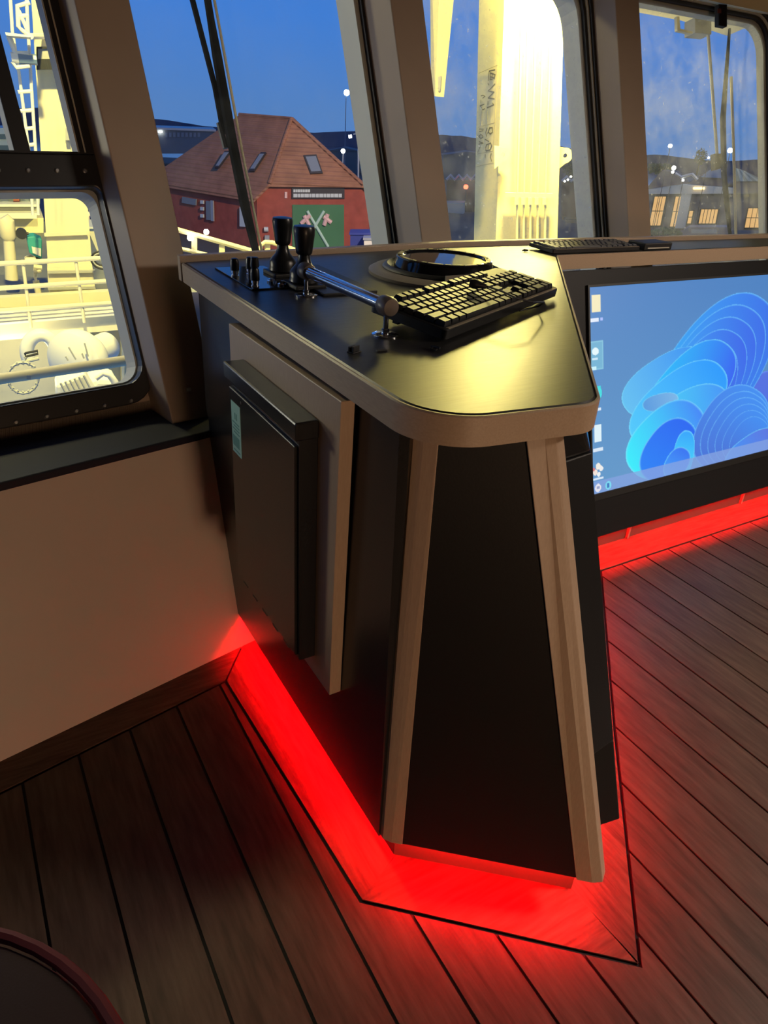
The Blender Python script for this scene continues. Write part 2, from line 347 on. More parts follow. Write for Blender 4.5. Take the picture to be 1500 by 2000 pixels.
# rest of the cabin behind the camera
M_back = mat('cabin_wall', (.06, .05, .04), .6)
MB().box((-2.45, -2.65, -.05), (-2.40, 1.30, 2.02)).build('wall_back', M_back, kind='structure')
MB().box((-2.4, -2.66, -.05), (3.6, -2.6, 2.02)).build('wall_back', M_back, kind='structure')
MB().box((3.6, -2.65, -.05), (3.66, 2.3, 2.02)).build('wall_right', M_back, kind='structure')
MB().box((-2.45, -2.65, 2.0), (3.66, 2.42, 2.05)).build('ceiling', M_back, kind='structure')

# ---- windows
def rr(f, s0, s1, t0, t1, r, d=0, n=6):
    pts = fillet([(s0, t0), (s1, t0), (s1, t1), (s0, t1)], [r]*4, n)
    return [f(a, b, d) for a, b in pts]
def window(name, f, n, s0, s1, t0, t1, r, gm, rev=.014, seal=.03, dep=.075):
    wroot = empty(name, kind='structure')
    MB().ring(rr(f, s0-.035, s1+.05, t0-.09, t1+.05, r+.03, .0), rr(f, s0+.005, s1-.005, t0+.005, t1-.005, r, .0), -n*.03).build('wall_plate', M_pillar, wroot)
    MB().ring(rr(f, s0, s1, t0, t1, r, -.012), rr(f, s0+.012, s1-.012, t0+.012, t1-.012, r-.010, -.012), -n*.02).build('seal', M_frame, wroot, bevel=.002)
    MB().ring(rr(f, s0+.014, s1-.014, t0+.014, t1-.014, r-.012, -.004), rr(f, s0+.019, s1-.019, t0+.019, t1-.019, r-.016, -.004), -n*.012).build('gasket', M_steel, wroot)
    MB().ring(rr(f, s0+.012, s1-.012, t0+.012, t1-.012, r-.010, .004), rr(f, s0+seal, s1-seal, t0+seal, t1-seal, r-.02, .004), -n*.012).build('seal', M_frame, wroot)
    MB().ring(rr(f, s0+.02, s1-.02, t0+.02, t1-.02, r-.015, .018), rr(f, s0+seal+rev, s1-seal-rev, t0+seal+rev, t1-seal-rev, r-.02, .018), -n*dep).build('outer_frame', M_steel, wroot)
    MB().ext(rr(f, s0+.01, s1-.01, t0+.01, t1-.01, r-.008, .014), -n*.006).build('pane', gm, wroot)
    return wroot
# window_1: steel drop-light window on the left, two lights over one
w1 = empty('window_1', kind='structure')
so0, so1 = -1.10, .352
fo = [A(a, b, -.02) for a, b in fillet([(so0, .020), (so1, .020), (so1, .527), (so0, .527)], [.07, .07, .004, .004], 6)]
fi = [A(a, b, -.02) for a, b in fillet([(so0+.05, .064), (.331, .064), (.331, .466), (so0+.05, .466)], [.045, .045, .016, .016], 6)]
MB().ring(fo, fi, -nA*.035).build('frame', M_frame, w1, bevel=.003)
fi2 = [A(a, b, .012) for a, b in fillet([(so0+.05, .064), (.331, .064), (.331, .466), (so0+.05, .466)], [.045, .045, .016, .016], 6)]
fi3 = [A(a, b, .012) for a, b in fillet([(so0+.056, .068), (.327, .068), (.327, .462), (so0+.056, .462)], [.04, .04, .03, .03], 6)]
MB().ring(fi2, fi3, -nA*.06).build('outer_frame', M_steel, w1)
MB().ext([A(so0, .527, -.02), A(so1, .527, -.02), A(so1, 1.12, -.02), A(.302, 1.12, -.02), A(.302, .531, -.02), A(so0, .531, -.02)], -nA*.035).build('frame', M_frame, w1)
MB().ext([A(x, y, .002) for x, y in ((.325, .0), (.375, .0), (.375, .10), (.354, .10), (.346, .058), (.325, .032))], -nA*.01).build('corner_plate', M_pillar, w1)
for s_ in (.302, .316): MB().tube([A(s_, .53, -.022), A(s_, 1.1, -.022)], .002, 6).build('gasket', M_steel, w1)
MB().ext([A(.174, .527, -.02), A(.206, .527, -.02), A(.206, 1.12, -.02), A(.174, 1.12, -.02)], -nA*.035).build('post', M_frame, w1, bevel=.002)
MB().ext([A(so0+.02, .05, .006), A(.345, .05, .006), A(.345, .48, .006), A(so0+.02, .48, .006)], -nA*.006).build('pane', GL, w1)
MB().ext([A(so0+.02, .52, .006), A(.31, .52, .006), A(.31, 1.11, .006), A(so0+.02, 1.11, .006)], -nA*.006).build('pane', GL, w1)
for k_ in range(9):
    for s_, t_ in ((.285-.0625*k_, .0275), (.306-.0575*k_, .4955)):
        c = A(s_, t_, -.02); MB().lathe([(.0050, 0), (.0050, .002), (.003, .0034)], c, nA, 10).build('bolt', M_bolt, w1)
window('window_2', A, nA, .40, 1.203, -.02, 1.10, .06, GL)
window('window_3', B, nB, -.06, .742, -.28, .800, .13, GLD)
window('window_4', B, nB, .86, 1.735, -.28, .768, .11, GLD, dep=.03)

# ================================================================== CONSOLE
con = empty('bridge_console', (.44, 1.0, 0), label='black ship bridge console with oak edges and a wedge-shaped wing lit red underneath', cat='console')
HT = .85
tip = fillet([(.425, 1.540), (.425, .597), (.662, .571), (1.400, 1.462), (3.3, 1.462), (3.3, 1.60), (1.18, 1.628), (.43, 1.552)],
             [0, .092, .058, .012, 0, 0, 0, 0], 12)
tin = offset(tip, .0045)
MB().loft([[(x, y, HT-.036) for x, y in tin], [(x, y, HT-.003) for x, y in tin], [(x, y, HT+.0009) for x, y in offset(tip, .0085)]]).build('countertop', M_counter, con, smooth=True)
MB().loft([[(x, y, HT-.038) for x, y in tip], [(x, y, HT-.002) for x, y in tip], [(x, y, HT) for x, y in offset(tip, .0022)], [(x, y, HT) for x, y in tin], [(x, y, HT-.037) for x, y in tin]], cap=False).build('edge_band', M_oakx, con, smooth=True)
MB().prism([(.425, 1.553), (1.18, 1.629), (3.3, 1.602), (3.3, 1.622), (1.18, 1.650), (.425, 1.573)], HT-.04, HT+.012).build('back_lip', M_oakx, con, bevel=.002)
# outboard side panel, cut to the sloping wall
MB().ext([(.4395, .650, .08), (.4395, 1.352, .08), (.4395, 1.470, .478), (.4395, 1.470, .52), (.4395, 1.484, .55), (.4395, 1.484, .812), (.4455, .690, .812)], (.016, 0, 0)).build('side_panel', M_panel, con)
# end panel between the two splayed posts
_b4 = [Vector(p) for p in ((.462, .622, .082), (.690, .430, .082), (.700, .442, .082), (.472, .634, .082))]; _t4 = [Vector(p) for p in ((.482, .667, .812), (.580, .606, .812), (.588, .618, .812), (.490, .679, .812))]
MB().loft([[p.lerp(q, k_/10) for p, q in zip(_b4, _t4)] for k_ in range(11)]).build('end_panel', M_black, con, smooth=True)
MB().loft([[(.4435, .672, .08), (.4430, .642, .08), (.4520, .629, .08), (.4665, .617, .08), (.4780, .632, .08)], [(.4640, .715, .812), (.4665, .689, .812), (.4735, .676, .812), (.4860, .661, .812), (.4960, .676, .812)]]).build('corner_post', M_oakz, con, bevel=.0012)
MB().loft([[(.684, .4315, .08), (.7035, .4150, .08), (.7200, .4080, .08), (.738, .420, .08), (.742, .445, .08), (.705, .455, .08)],
           [(.5745, .6040, .812), (.5980, .5960, .812), (.6140, .5930, .812), (.634, .602, .812), (.640, .625, .812), (.590, .632, .812)]]).build('corner_post', M_oakz, con, bevel=.0012)
# plinth, set back under the panels
pl = [(.478, 1.36), (.478, .655), (.716, .456), (.80, .545), (1.46, 1.275), (3.3, 1.275), (3.3, 1.5), (.55, 1.5)]
MB().prism(pl, 0.0006, .104).build('plinth', mat('dark_oak_plinth', (.09, .06, .045), .6), con)
MB().ext([(.456, .66, .1045), (.456, 1.356, .1045), (3.3, 1.356, .1045), (3.3, 1.25, .1045), (1.49, 1.25, .1045), (.735, .44, .1045), (.70, .45, .1045)], (0, 0, .006)).build('underside_board', M_black, con)
# red light strips under the overhang
def strip(a, b, z=.093, wd=.012):
    a, b = Vector((*a, z)), Vector((*b, z)); t = (b-a).normalized(); s = Vector((-t.y, t.x, 0))*wd/2
    MB().ext([a-s, b-s, b+s, a+s], (0, 0, .0035)).build('light_strip', M_red, con)
strip((.470, 1.345), (.470, .675)); strip((.4685, .6295), (.712, .4235), .0785); strip((.742, .470), (1.455, 1.272), .1032); strip((1.49, 1.263), (3.25, 1.263))
for x in (1.72, 2.30, 2.9): MB().box((x, 1.266, .002), (x+.007, 1.275, .092)).build('bracket', M_pillar, con)
# front slope carrying the monitor
FN = np.cross([1, 0, 0], [0, 1.222-1.446, .08-.812]); FN = FN/np.linalg.norm(FN)
if FN[1] > 0: FN = -FN
SD = np.array([0, 1.222-1.446, .08-.812]); SD /= np.linalg.norm(SD)
def S(x, t, d=0): return np.array([x, 1.446, .812]) + SD*t + FN*d
MB().ext([S(1.26, 0), S(3.3, 0), S(3.3, .764), S(1.26, .764)], -FN*.02).build('front_panel', M_black, con, bevel=.002)
# inboard cover of the wing with its cut-back foot
ib = [Z(1168, 1600, .115), Z(1210, 1600, .115)]
lean = Vector((-.113, .155, .70)); ex = Vector((.66, .752, 0))*.74
def lerp(p, t): return Vector(p) + lean*t
q0, q1 = Vector(ib[0]), Vector(ib[1]); q1b = lerp(q1, .80)
for _t in np.linspace(.3, 1, 200):
    v = np.array(lerp(q1, _t)) - O; yy = 1000-F*(v@UP)/(v@FW)
    if yy < 886: q1b = lerp(q1, _t); T1 = _t; break
low = [q0 + Vector((-.012, -.010, 0)), q1, lerp(q1, .235), lerp(q0, .235) + Vector((-.012, -.010, 0))]
MB().ext(low, ex).build('cover_foot', M_black, con, bevel=.002)
up_ = [lerp(q0, .236)-Vector((.03, .026, 0)), lerp(q1, .236)+Vector((.001, .001, 0)), q1b, lerp(q0, T1+.0)-Vector((.03, .026, 0))]
MB().ext(up_, ex).build('inboard_cover', M_black, con, bevel=.002)
tp = [up_[3], up_[2], lerp(q1, T1+.075)-Vector((.028, .022, 0)), lerp(q0, T1+.075)-Vector((.03, .026, 0))]
MB().ext(tp, ex).build('cover_top', M_panel, con, bevel=.006, seg=4)
# oak board on the outboard side for the cabinet
MB().ext([(.418, .804, .276), (.418, 1.238, .276), (.418, 1.238, .8005), (.418, .795, .8065)], (.0215, 0, 0)).build('mounting_board', M_oakz, con, bevel=.0012)

# cabinet on the board
cab = empty('wall_cabinet', (.40, 1.01, .32), label='flat black steel cabinet with mint sticker on the console side', cat='cabinet')
MB().box((.388, .862, .318), (.418, 1.155, .755)).build('body', M_panel, cab, bevel=.002)
MB().box((.3835, .870, .326), (.388, 1.150, .716)).build('door', M_panel, cab, bevel=.0012)
MB().box((.3800, .858, .728), (.4175, 1.166, .7565)).build('lid', M_panel, cab, bevel=.003)
for k_ in range(5):
    y = .90+.05*k_; MB().box((.3845, y, .3195), (.3872, y+.022, .3245)).build('hinge', M_dark, cab)
MB().lathe([(.003, 0), (.003, .001)], (.3834, 1.09, .706), (-1, 0, 0), 8).build('rivet', M_dark, cab)
st = MB().box((.3828, 1.098, .598), (.3835, 1.142, .694)).build('sticker', M_sticker, cab, label='mint green printed sticker')
prt = MB()
prt.box((.3825, 1.122, .664), (.3828, 1.1255, .676)); prt.box((.3825, 1.114, .664), (.3828, 1.1175, .676))
for k_ in range(4): prt.box((.3825, 1.104, .656-.006*k_), (.3828, 1.138-.006*(k_ % 2), .6585-.006*k_))
prt.box((.3825, 1.106, .612), (.3828, 1.138, .632)); prt.box((.3825, 1.104, .603), (.3828, 1.136, .6055))
prt.build('print', M_stickerdk, st)

# monitor set in the front slope
mon = empty('monitor', tuple(S(2.0, .7)), label='wide flat monitor showing a blue ribbon wallpaper with desktop icons', cat='monitor')
X0, X1_, T0_, T1_ = 1.500, 2.532, .046, .628
bo = [S(X0-.006, T0_-.006, .008), S(X1_+.006, T0_-.006, .008), S(X1_+.006, T1_+.020, .008), S(X0-.006, T1_+.020, .008)]
bi = [S(X0, T0_, .008), S(X1_, T0_, .008), S(X1_, T1_, .008), S(X0, T1_, .008)]
MB().ring(bo, bi, -FN*.008).build('bezel', M_rub, mon)
def hexc(r, g, b):
    c = np.array([r, g, b])/255.0; return np.where(c <= .04045, c/12.92, ((c+.055)/1.055)**2.4)
def wallpaper(px, py):
    """flat picture on the screen, painted procedurally"""
    n = px.shape; c = np.zeros(n+(3,))
    t = np.clip((py-560)/360, 0, 1)[..., None]
    c[:] = hexc(72, 128, 192)*(1-t) + hexc(94, 150, 200)*t
    def petal(cx, cy, a, b, rot, c0, c1, pw=2.3, edge=(120, 220, 250), ew=.035, gd=0.0):
        r = math.radians(rot); dx, dy = px-cx, py-cy
        u = dx*math.cos(r)+dy*math.sin(r); v = -dx*math.sin(r)+dy*math.cos(r)
        q = (np.abs(u/a)**pw + np.abs(v/b)**pw)**(1/pw); m = q < 1
        g = np.clip((u/a*math.cos(gd)+v/b*math.sin(gd))*.5+.5, 0, 1)[..., None]; col = hexc(*c0)*(1-g)+hexc(*c1)*g
        eg = np.clip(1-(1-q)/ew, 0, 1)[..., None]; col = col*(1-eg*.75)+hexc(*edge)*eg*.75
        c[m] = col[m]
    petal(1500, 830, 110, 85, -60, (50, 105, 228), (84, 112, 222), edge=(110, 150, 245))
    for k_ in range(7):
        petal(1384-6*k_, 735+12*k_, 185-15*k_, 86-7*k_, -56-1.5*k_, (40+4*k_, 175, 246), (52, 112-3*k_, 232), edge=(110, 200, 252), ew=.022, gd=.5)
    petal(1300, 745, 95, 48, -33, (95, 190, 240), (40, 140, 240), ew=.03)
    petal(1345, 765, 120, 60, -50, (20, 190, 250), (45, 100, 240), ew=.03, gd=.8)
    petal(1325, 790, 112, 58, -40, (75, 200, 250), (25, 150, 250), ew=.035)
    petal(1335, 835, 110, 60, -38, (65, 225, 245), (60, 140, 245), ew=.035, gd=.3)
    petal(1290, 785, 36, 16, -14, (80, 150, 220), (120, 180, 230), ew=.08)
    petal(1300, 858, 90, 56, -45, (50, 235, 250), (60, 130, 245), ew=.05, gd=.2)
    petal(1305, 880, 70, 44, -55, (30, 130, 245), (25, 100, 240), ew=.06)
    for k_ in range(6):
        petal(1428+7*k_, 838+4*k_, 92-9*k_, 62-6*k_, -58, (66, 112, 214), (60, 140, 240), edge=(110, 190, 250), ew=.035)
    petal(1470, 880, 62, 30, -35, (50, 150, 248), (90, 110, 220), ew=.06)
    petal(1335, 888, 48, 20, -80, (70, 225, 250), (40, 160, 250), ew=.08)
    petal(1322, 905, 34, 22, -60, (60, 160, 250), (45, 110, 240), ew=.1)
    return c
nx, ny = 520, 292
gx, gt = np.meshgrid(np.linspace(X0, X1_, nx+1), np.linspace(T0_, T1_, ny+1))
SP = np.array([0, 1.446, .812]) + gt[..., None]*SD + FN*.003; SP[..., 0] = gx
V_ = SP - O; wq = V_@FW; PXs, PYs = 750+F*(V_@RT)/wq, 1000-F*(V_@UP)/wq
cols = wallpaper(PXs, PYs)
um, vm = (gx-X0), (gt-T0_)                                          # metres from the screen's top left corner
def rect(u0, v0, u1, v1, col, al=1.0):
    m = (um >= u0) & (um <= u1) & (vm >= v0) & (vm <= v1); cols[m] = cols[m]*(1-al)+hexc(*col)*al
def disc(u, v, r, col, sq=1.0):
    m = ((um-u)/r)**2+((vm-v)/(r*sq))**2 < 1; cols[m] = hexc(*col)
rect(0, .545, 2, .60, (128, 160, 222), .75)
disc(.024, .566, .0125, (225, 225, 235)); rect(.018, .562, .030, .570, (150, 160, 200)); disc(.066, .566, .0125, (120, 215, 240)); rect(.061, .559, .070, .573, (60, 120, 190))
rect(.010, .020, .044, .066, (240, 232, 190)); rect(.005, .083, .037, .093, (225, 235, 250)); rect(.042, .083, .052, .091, (170, 190, 250))
rect(.000, .145, .052, .225, (140, 205, 225), .8); rect(.002, .148, .048, .221, (95, 165, 205), .6); disc(.022, .173, .013, (225, 245, 250), .8); rect(.008, .190, .030, .197, (200, 230, 245)); rect(0, .214, .025, .224, (200, 240, 250))
disc(.024, .290, .021, (60, 220, 225)); rect(.008, .270, .040, .282, (60, 220, 225)); disc(.022, .287, .010, (200, 245, 250)); rect(.003, .331, .040, .339, (215, 230, 245))
rect(.012, .380, .040, .430, (220, 240, 248)); rect(.006, .448, .046, .457, (215, 230, 245))
for u, v, r, cc in ((.026, .502, .010, (240, 235, 225)), (.038, .510, .008, (235, 235, 235)), (.014, .518, .009, (240, 225, 215)), (.028, .526, .007, (235, 240, 240)), (.008, .508, .005, (210, 120, 120))): disc(u, v, r, cc)
rect(.004, .535, .046, .542, (215, 230, 245))
nvx = nx+1; idx = np.arange((nx+1)*(ny+1)).reshape(ny+1, nx+1)
fc = np.stack([idx[:-1, :-1], idx[:-1, 1:], idx[1:, 1:], idx[1:, :-1]], -1).reshape(-1, 4)
me = bpy.data.meshes.new('screen'); me.from_pydata((SP.reshape(-1, 3)-np.array(mon.location)).tolist(), [], fc.tolist())
ca = me.color_attributes.new('picture', 'FLOAT_COLOR', 'POINT'); ca.data.foreach_set('color', np.concatenate([cols.reshape(-1, 3), np.ones((cols.size//3, 1))], 1).ravel().astype(np.float32))
M_scr = emis('screen_picture', (1, 1, 1), 1.0); n_ = M_scr.node_tree.nodes; at_ = n_.new('ShaderNodeVertexColor'); at_.layer_name = 'picture'
M_scr.node_tree.links.new(at_.outputs[0], n_['Principled BSDF'].inputs['Emission Color']); n_['Principled BSDF'].inputs['Roughness'].default_value = .4
me.materials.append(M_scr); scr = bpy.data.objects.new('screen', me); COL.objects.link(scr); scr.parent = mon; scr['label'] = 'lit screen with blue abstract ribbons'

# ================================================================== ON THE COUNTER
# control plate with knobs and two levers
cp = empty('control_panel', (.56, 1.35, HT), label='glossy black control plate with two thruster levers and three knobs at the window end', cat='controls')
MB().box((.470, 1.256, HT+.0009), (.575, 1.462, HT+.004)).build('plate', M_plate, cp, bevel=.0008)
MB().box((.578, 1.180, HT+.0009), (.690, 1.440, HT+.006)).build('plate', M_rub, cp, bevel=.001)
def knob(x, y, tall):
    b = MB().lathe([(.0075, 0), (.0075, .004), (.0062, .0045), (.0062, .008), (.0075, .0085), (.0075, .013)], (x, y, HT+.004), seg=20).build('knob_base', M_chrome, cp, smooth=True, label='chrome knob base')
    MB().lathe([(.0085, .013), (.0085, .020), (.0080, .030), (.0066, tall), (.005, tall+.001)], (x, y, HT+.004), seg=20).build('knob', M_knob, cp, smooth=True)
knob(.477, 1.362, .034); knob(.511, 1.370, .034)
knob(.4815, 1.268, .034); MB().lathe([(.0078, .036), (.0082, .040), (.0070, .052), (.0055, .053)], (.4815, 1.268, HT+.004), seg=20).build('knob', M_knob, cp, smooth=True)
for x, y in ((.529, 1.305), (.537, 1.275), (.548, 1.29)):
    MB().lathe([(.009, 0), (.009, .003), (.006, .0035), (.006, .006)], (x, y, HT+.004), seg=18).build('push_button', M_chrome, cp, smooth=True)
def lever(x, y, sc=1.0):
    b = MB().box((x-.030, y-.032, HT+.003), (x+.032, y+.032, HT+.011)).build('lever_base', M_rub, cp, bevel=.002)
    MB().lathe([(.0255, .010), (.0275, .014), (.0265, .020), (.0265, .030), (.0225, .036), (.0150, .044), (.0115, .054), (.0105, .064)], (x, y, HT), seg=24).build('bellows', M_knob, b, smooth=True)
    MB().lathe([(.0125, .061), (.0150, .064), (.0158, .070), (.0195, .096), (.0200, .106), (.0185, .110), (.0100, .1115)], (x, y, HT), seg=24).build('handle', M_knob, b, smooth=True)
lever(.578, 1.366); lever(.574, 1.257)

# short grab rail on the counter
gr = empty('grab_rail', (.555, 1.06, HT), label='short chrome grab rail on two posts across the counter', cat='handrail')
ra, rb = Vector((.5515, 1.198, .893)), Vector((.556, .921, .895))
MB().tube([ra, rb], .0100, 20).build('rail', M_chrome, gr, smooth=True)
for c, ax in ((ra, 1), (rb, -1)):
    MB().lathe([(.004, -.015), (.0125, -.0135), (.0148, -.009), (.0148, .009), (.0125, .0135), (.004, .015)], c, (0, 1, 0), 24).build('end_cap', M_bronze, gr, smooth=True)
    MB().tube([(c.x, c.y, HT+.003), (c.x, c.y, c.z-.013)], .0040, 12).build('post', M_chrome, gr, smooth=True)
    MB().lathe([(.0205, 0), (.0205, .0018), (.017, .003), (.006, .0038), (.006, .009), (.0034, .0105)], (c.x, c.y, HT+.0009), seg=28).build('foot', M_chrome, gr, smooth=True)

# round instrument dome
rd = empty('round_instrument', (.920, 1.300, HT), label='round black instrument dome with glass top set in a taupe ring in the counter', cat='instrument')
C_ = (.920, 1.300, HT+.0009)
MB().lathe([(.160, 0), (.160, .006), (.150, .0115), (.128, .0125), (.127, 0)], C_, seg=64, cap=False).build('mounting_ring', M_taupe, rd, smooth=True)
MB().lathe([(.129, .006), (.131, .014), (.126, .019), (.121, .020), (.117, .016), (.112, .012), (.108, .012), (.108, .004)], C_, seg=64, cap=False).build('base_ring', M_rub, rd, smooth=True)
MB().lathe([(.109, .010), (.108, .018), (.1035, .030), (.1025, .0355), (.099, .0375), (.089, .0375), (.087, .035), (.087, .010)], C_, seg=64, cap=False).build('bezel', M_plate, rd, smooth=True)
for k_ in range(24):
    a = 2*math.pi*k_/24; wd_ = .006 if k_ % 3 else .016
    m = MB(); u = Vector((math.cos(a), math.sin(a), 0)); v = Vector((-u.y, u.x, 0)); c = Vector(C_)+Vector((0, 0, .0375))
    m.ext([c+u*.0985-v*wd_, c+u*.0985+v*wd_, c+u*.0905+v*wd_*.9, c+u*.0905-v*wd_*.9], (0, 0, .0009)).build('bezel_mark', M_taupe if k_ % 3 == 0 else M_rub, rd)
MB().lathe([(.087, .0300), (.087, .0345), (.0, .0352)], C_, seg=64).build('glass_top', M_glassdark, rd, smooth=True)
MB().prism([(.905-.06, 1.180), (.905+.075, 1.188), (.905+.072, 1.196), (.905-.057, 1.189)], HT+.014, HT+.024).build('scale_plate', M_taupe, rd)

# keyboards: every key an own part
def key_layout(full=True):
    U = .0190; K = []
    def row(y, ws, x=0.0, h=1.0):
        for q in ws:
            if q > 0: K.append((x, y, q, h)); x += q
            else: x -= q
    row(5.35, [1, -1, 1, 1, 1, 1, -.5, 1, 1, 1, 1, -.5, 1, 1, 1, 1]); row(4, [1]*13+[2]); row(3, [1.5]+[1]*12+[1.5]); row(2, [1.75]+[1]*11+[2.25]); row(1, [2.25]+[1]*10+[2.75]); row(0, [1.25]*3+[6.25]+[1.25]*4)
    for y in (5.35, 4, 3): row(y, [1, 1, 1], 15.25)
    row(1, [1], 16.25); row(0, [1, 1, 1], 15.25)
    if full:
        row(4, [1]*4, 18.5); row(3, [1]*3, 18.5); row(2, [1]*3, 18.5); row(1, [1]*3, 18.5); row(0, [2, 1], 18.5)
        K.append((21.5, 2, 1, 2)); K.append((21.5, 0, 1, 2))
    return U, K
KM = {}
def keyboard(name, loc, rz, tilt, label, full=True):
    root = empty(name, loc, (tilt[0], tilt[1], rz), label=label, cat='keyboard'); U, K = key_layout(full); wid = (22.5 if full else 18.25)*U; dep = 6.35*U
    def loc_build(mb, nm, m, **kw):
        o = mb.build(nm, m, None, **kw); o.parent = root; return o
    m = MB(); mx = .009
    pts = fillet([(-mx, -mx), (wid+mx, -mx), (wid+mx, dep+mx), (-mx, dep+mx)], [.008]*4, 5)
    m.loft([[(x, y, 0) for x, y in pts], [(x, y, .014) for x, y in pts], [(x, y, .0155) for x, y in offset(pts, .002)]])
    loc_build(m, 'case', M_rub, smooth=True)
    loc_build(MB().box((.0, -mx+.0005, .0152), (wid, -.003, .0162)), 'wrist_edge', M_taupe)
    for x in (.03, wid-.03): loc_build(MB().box((x-.012, dep-.030, -.014 if full else -.006), (x+.012, dep-.020, .001)), 'foot', M_rub)
    for x in (.03, wid-.03): loc_build(MB().box((x-.012, .0, -.004), (x+.012, .010, .001)), 'foot', M_rub)
    for x, y, q, h in K:
        key = (q, h)
        if key not in KM:
            b = MB(); w_, h_ = q*U-.0016, h*U-.0016
            b.loft([[(0, 0, 0), (w_, 0, 0), (w_, h_, 0), (0, h_, 0)], [(.0008, .0006, .004), (w_-.0008, .0006, .004), (w_-.0008, h_-.0006, .004), (.0008, h_-.0006, .004)],
                    [(.0026, .0018, .0082), (w_-.0026, .0018, .0082), (w_-.0026, h_-.0034, .0090), (.0026, h_-.0034, .0090)]])
            o = b.build('key', M_rub, None); o.data.materials.append(M_key); o.data.polygons[len(o.data.polygons)-1].material_index = 1
            top = max(o.data.polygons, key=lambda p: p.center.z); 
            for p in o.data.polygons: p.material_index = 1 if p.index == top.index else 0
            KM[key] = o.data; o.parent = root
        else:
            o = bpy.data.objects.new('key', KM[key]); COL.objects.link(o); o.parent = root
        o.location = (x*U+.0008, y*U+.0008, .0145)
    return root, wid
kb, kw_ = keyboard('keyboard', (.6225, .8650, HT+.0070), math.atan2(.198, .403), (math.radians(7.5), 0), 'black full size keyboard with keytops painted pale as if lit beside the grab rail')
kb2, _ = keyboard('keyboard', (1.395, 1.474, HT+.0040), 0, (math.radians(1.5), 0), 'black compact keyboard lying under the front windows behind the monitor', full=False)
kb2.scale = (.90, .74, .62)
# cable with its plug lying over the keyboard
ca_ = empty('cable', (.80, 1.06, HT), label='thin black cable with rounded plug lying across the keyboard by the dome', cat='cable')
ps = [PL(x, y, (0, 0, HT+z_), (0, 0, 1)) for x, y, z_ in ((925, 554, .049), (950, 559, .047), (980, 569, .046), (1010, 583, .043), (1040, 590, .037), (1062, 590, .022), (1052, 598, .008), (1028, 604, .004), (1015, 607, .003))]
MB().tube(ps, .0016, 8).build('wire', M_rub, ca_, smooth=True)
MB().tube([ps[0]+(ps[0]-ps[1])*.3, ps[0], ps[0]+(ps[1]-ps[0])*.25, ps[1]], [.0065, .0085, .0075, .003], 12).build('plug', M_knob, ca_, smooth=True)
# small black box on the front counter
sb = empty('small_box', (1.78, 1.50, HT), label='small flat black box right of the compact keyboard under the windows', cat='box')
MB().box((1.735, 1.470, HT+.001), (1.850, 1.535, HT+.021)).build('case', M_rub, sb, bevel=.003)
MB().box((1.748, 1.4692, HT+.006), (1.838, 1.4700, HT+.009)).build('slot', M_steel, sb)
# loose clips
def clip(loc, rz, label, kind):
    c = empty('cable_clip', loc, (0, 0, rz), label=label, cat='clip', group='loose black clips on the counter')
    def lb(m, nm, mm, **k): o = m.build(nm, mm, None, **k); o.parent = c
    if kind == 0:
        lb(MB().box((-.009, -.006, .0), (.009, .006, .002)), 'base', M_rub, bevel=.0006); lb(MB().box((-.008, -.005, .002), (.006, -.002, .010)), 'jaw', M_rub, bevel=.0006); lb(MB().box((-.008, .002, .002), (.006, .005, .0085)), 'jaw', M_rub, bevel=.0006)
    else:
        lb(MB().tube([(-.007, -.003, .003), (.007, -.002, .003)], .0016, 8), 'pin', M_rub); lb(MB().tube([(-.006, .004, .003), (.008, .005, .003)], .0016, 8), 'pin', M_rub); lb(MB().tube([(.003, -.006, .0045), (.004, .008, .0045)], .002, 8), 'bar', M_rub)
clip((.4690, .858, HT+.0008), .4, 'boxy black clip lying near the oak edge of the counter', 0)
clip((.5840, .826, HT+.0008), .5, 'twin-pin black clip lying in front of the keyboard', 1)
clip((1.335, 1.520, HT+.0008), .2, 'tiny black clip lying left of the compact keyboard', 1)
tb = empty('rail_shade', (.507, .850, HT), label='small flat dark strip lying below the near rail foot', cat='strip')
MB().box((.500, .846, HT+.0008), (.516, .851, HT+.0035)).build('strip', M_rub, tb, bevel=.0006)  # dark pieces stand in for the rail's shade and reflection on the counter
MB().box((.501, .8515, HT+.0008), (.515, .853, HT+.002)).build('lip', M_rub, tb)

# switch on the window pillar
sw_p, sw_n = A0(0, 0, -.001), nA
c4 = [PL(x, y, sw_p, sw_n) for x, y in ((356, 756), (377, 755), (379, 767), (358, 768))]
swr = empty('wall_switch', tuple(c4[0]), label='small grey switch plate low on the window pillar', cat='switch')
MB().ext(c4, nA*.004).build('plate', M_pillar, swr, bevel=.001)
c5 = [PL(x, y, sw_p+nA*.0045, sw_n) for x, y in ((363, 758), (372, 757.5), (373, 764), (364, 765))]
MB().ext(c5, nA*.003).build('rocker', M_steel, swr, bevel=.0008)

# padded chair at the lower left corner, beside the camera
ch = empty('swivel_chair', (-.30, .12, 0), label='dark red padded swivel chair with round cushion at the lower left corner', cat='chair')
cx, cy = -.25, .315
MB().lathe([(.06, .372), (.215, .374), (.248, .392), (.252, .418), (.244, .440), (.20, .452), (.02, .456)], (cx, cy, 0), seg=56).build('seat_cushion', M_fabric, ch, smooth=True)
MB().tube([(cx+.2525*math.cos(2*math.pi*k_/56), cy+.2525*math.sin(2*math.pi*k_/56), .441) for k_ in range(57)], .0065, 8).build('lit_rim', M_lit_rim, ch, smooth=True)
MB().tube([(cx, cy, .03), (cx, cy, .20), (cx, cy, .201), (cx, cy, .374)], [.030, .030, .02, .02], 16).build('pedestal', M_frame, ch, smooth=True)
MB().lathe([(.20, .001), (.20, .012), (.05, .03), (.03, .05)], (cx, cy, 0), seg=40).build('base', M_frame, ch, smooth=True)
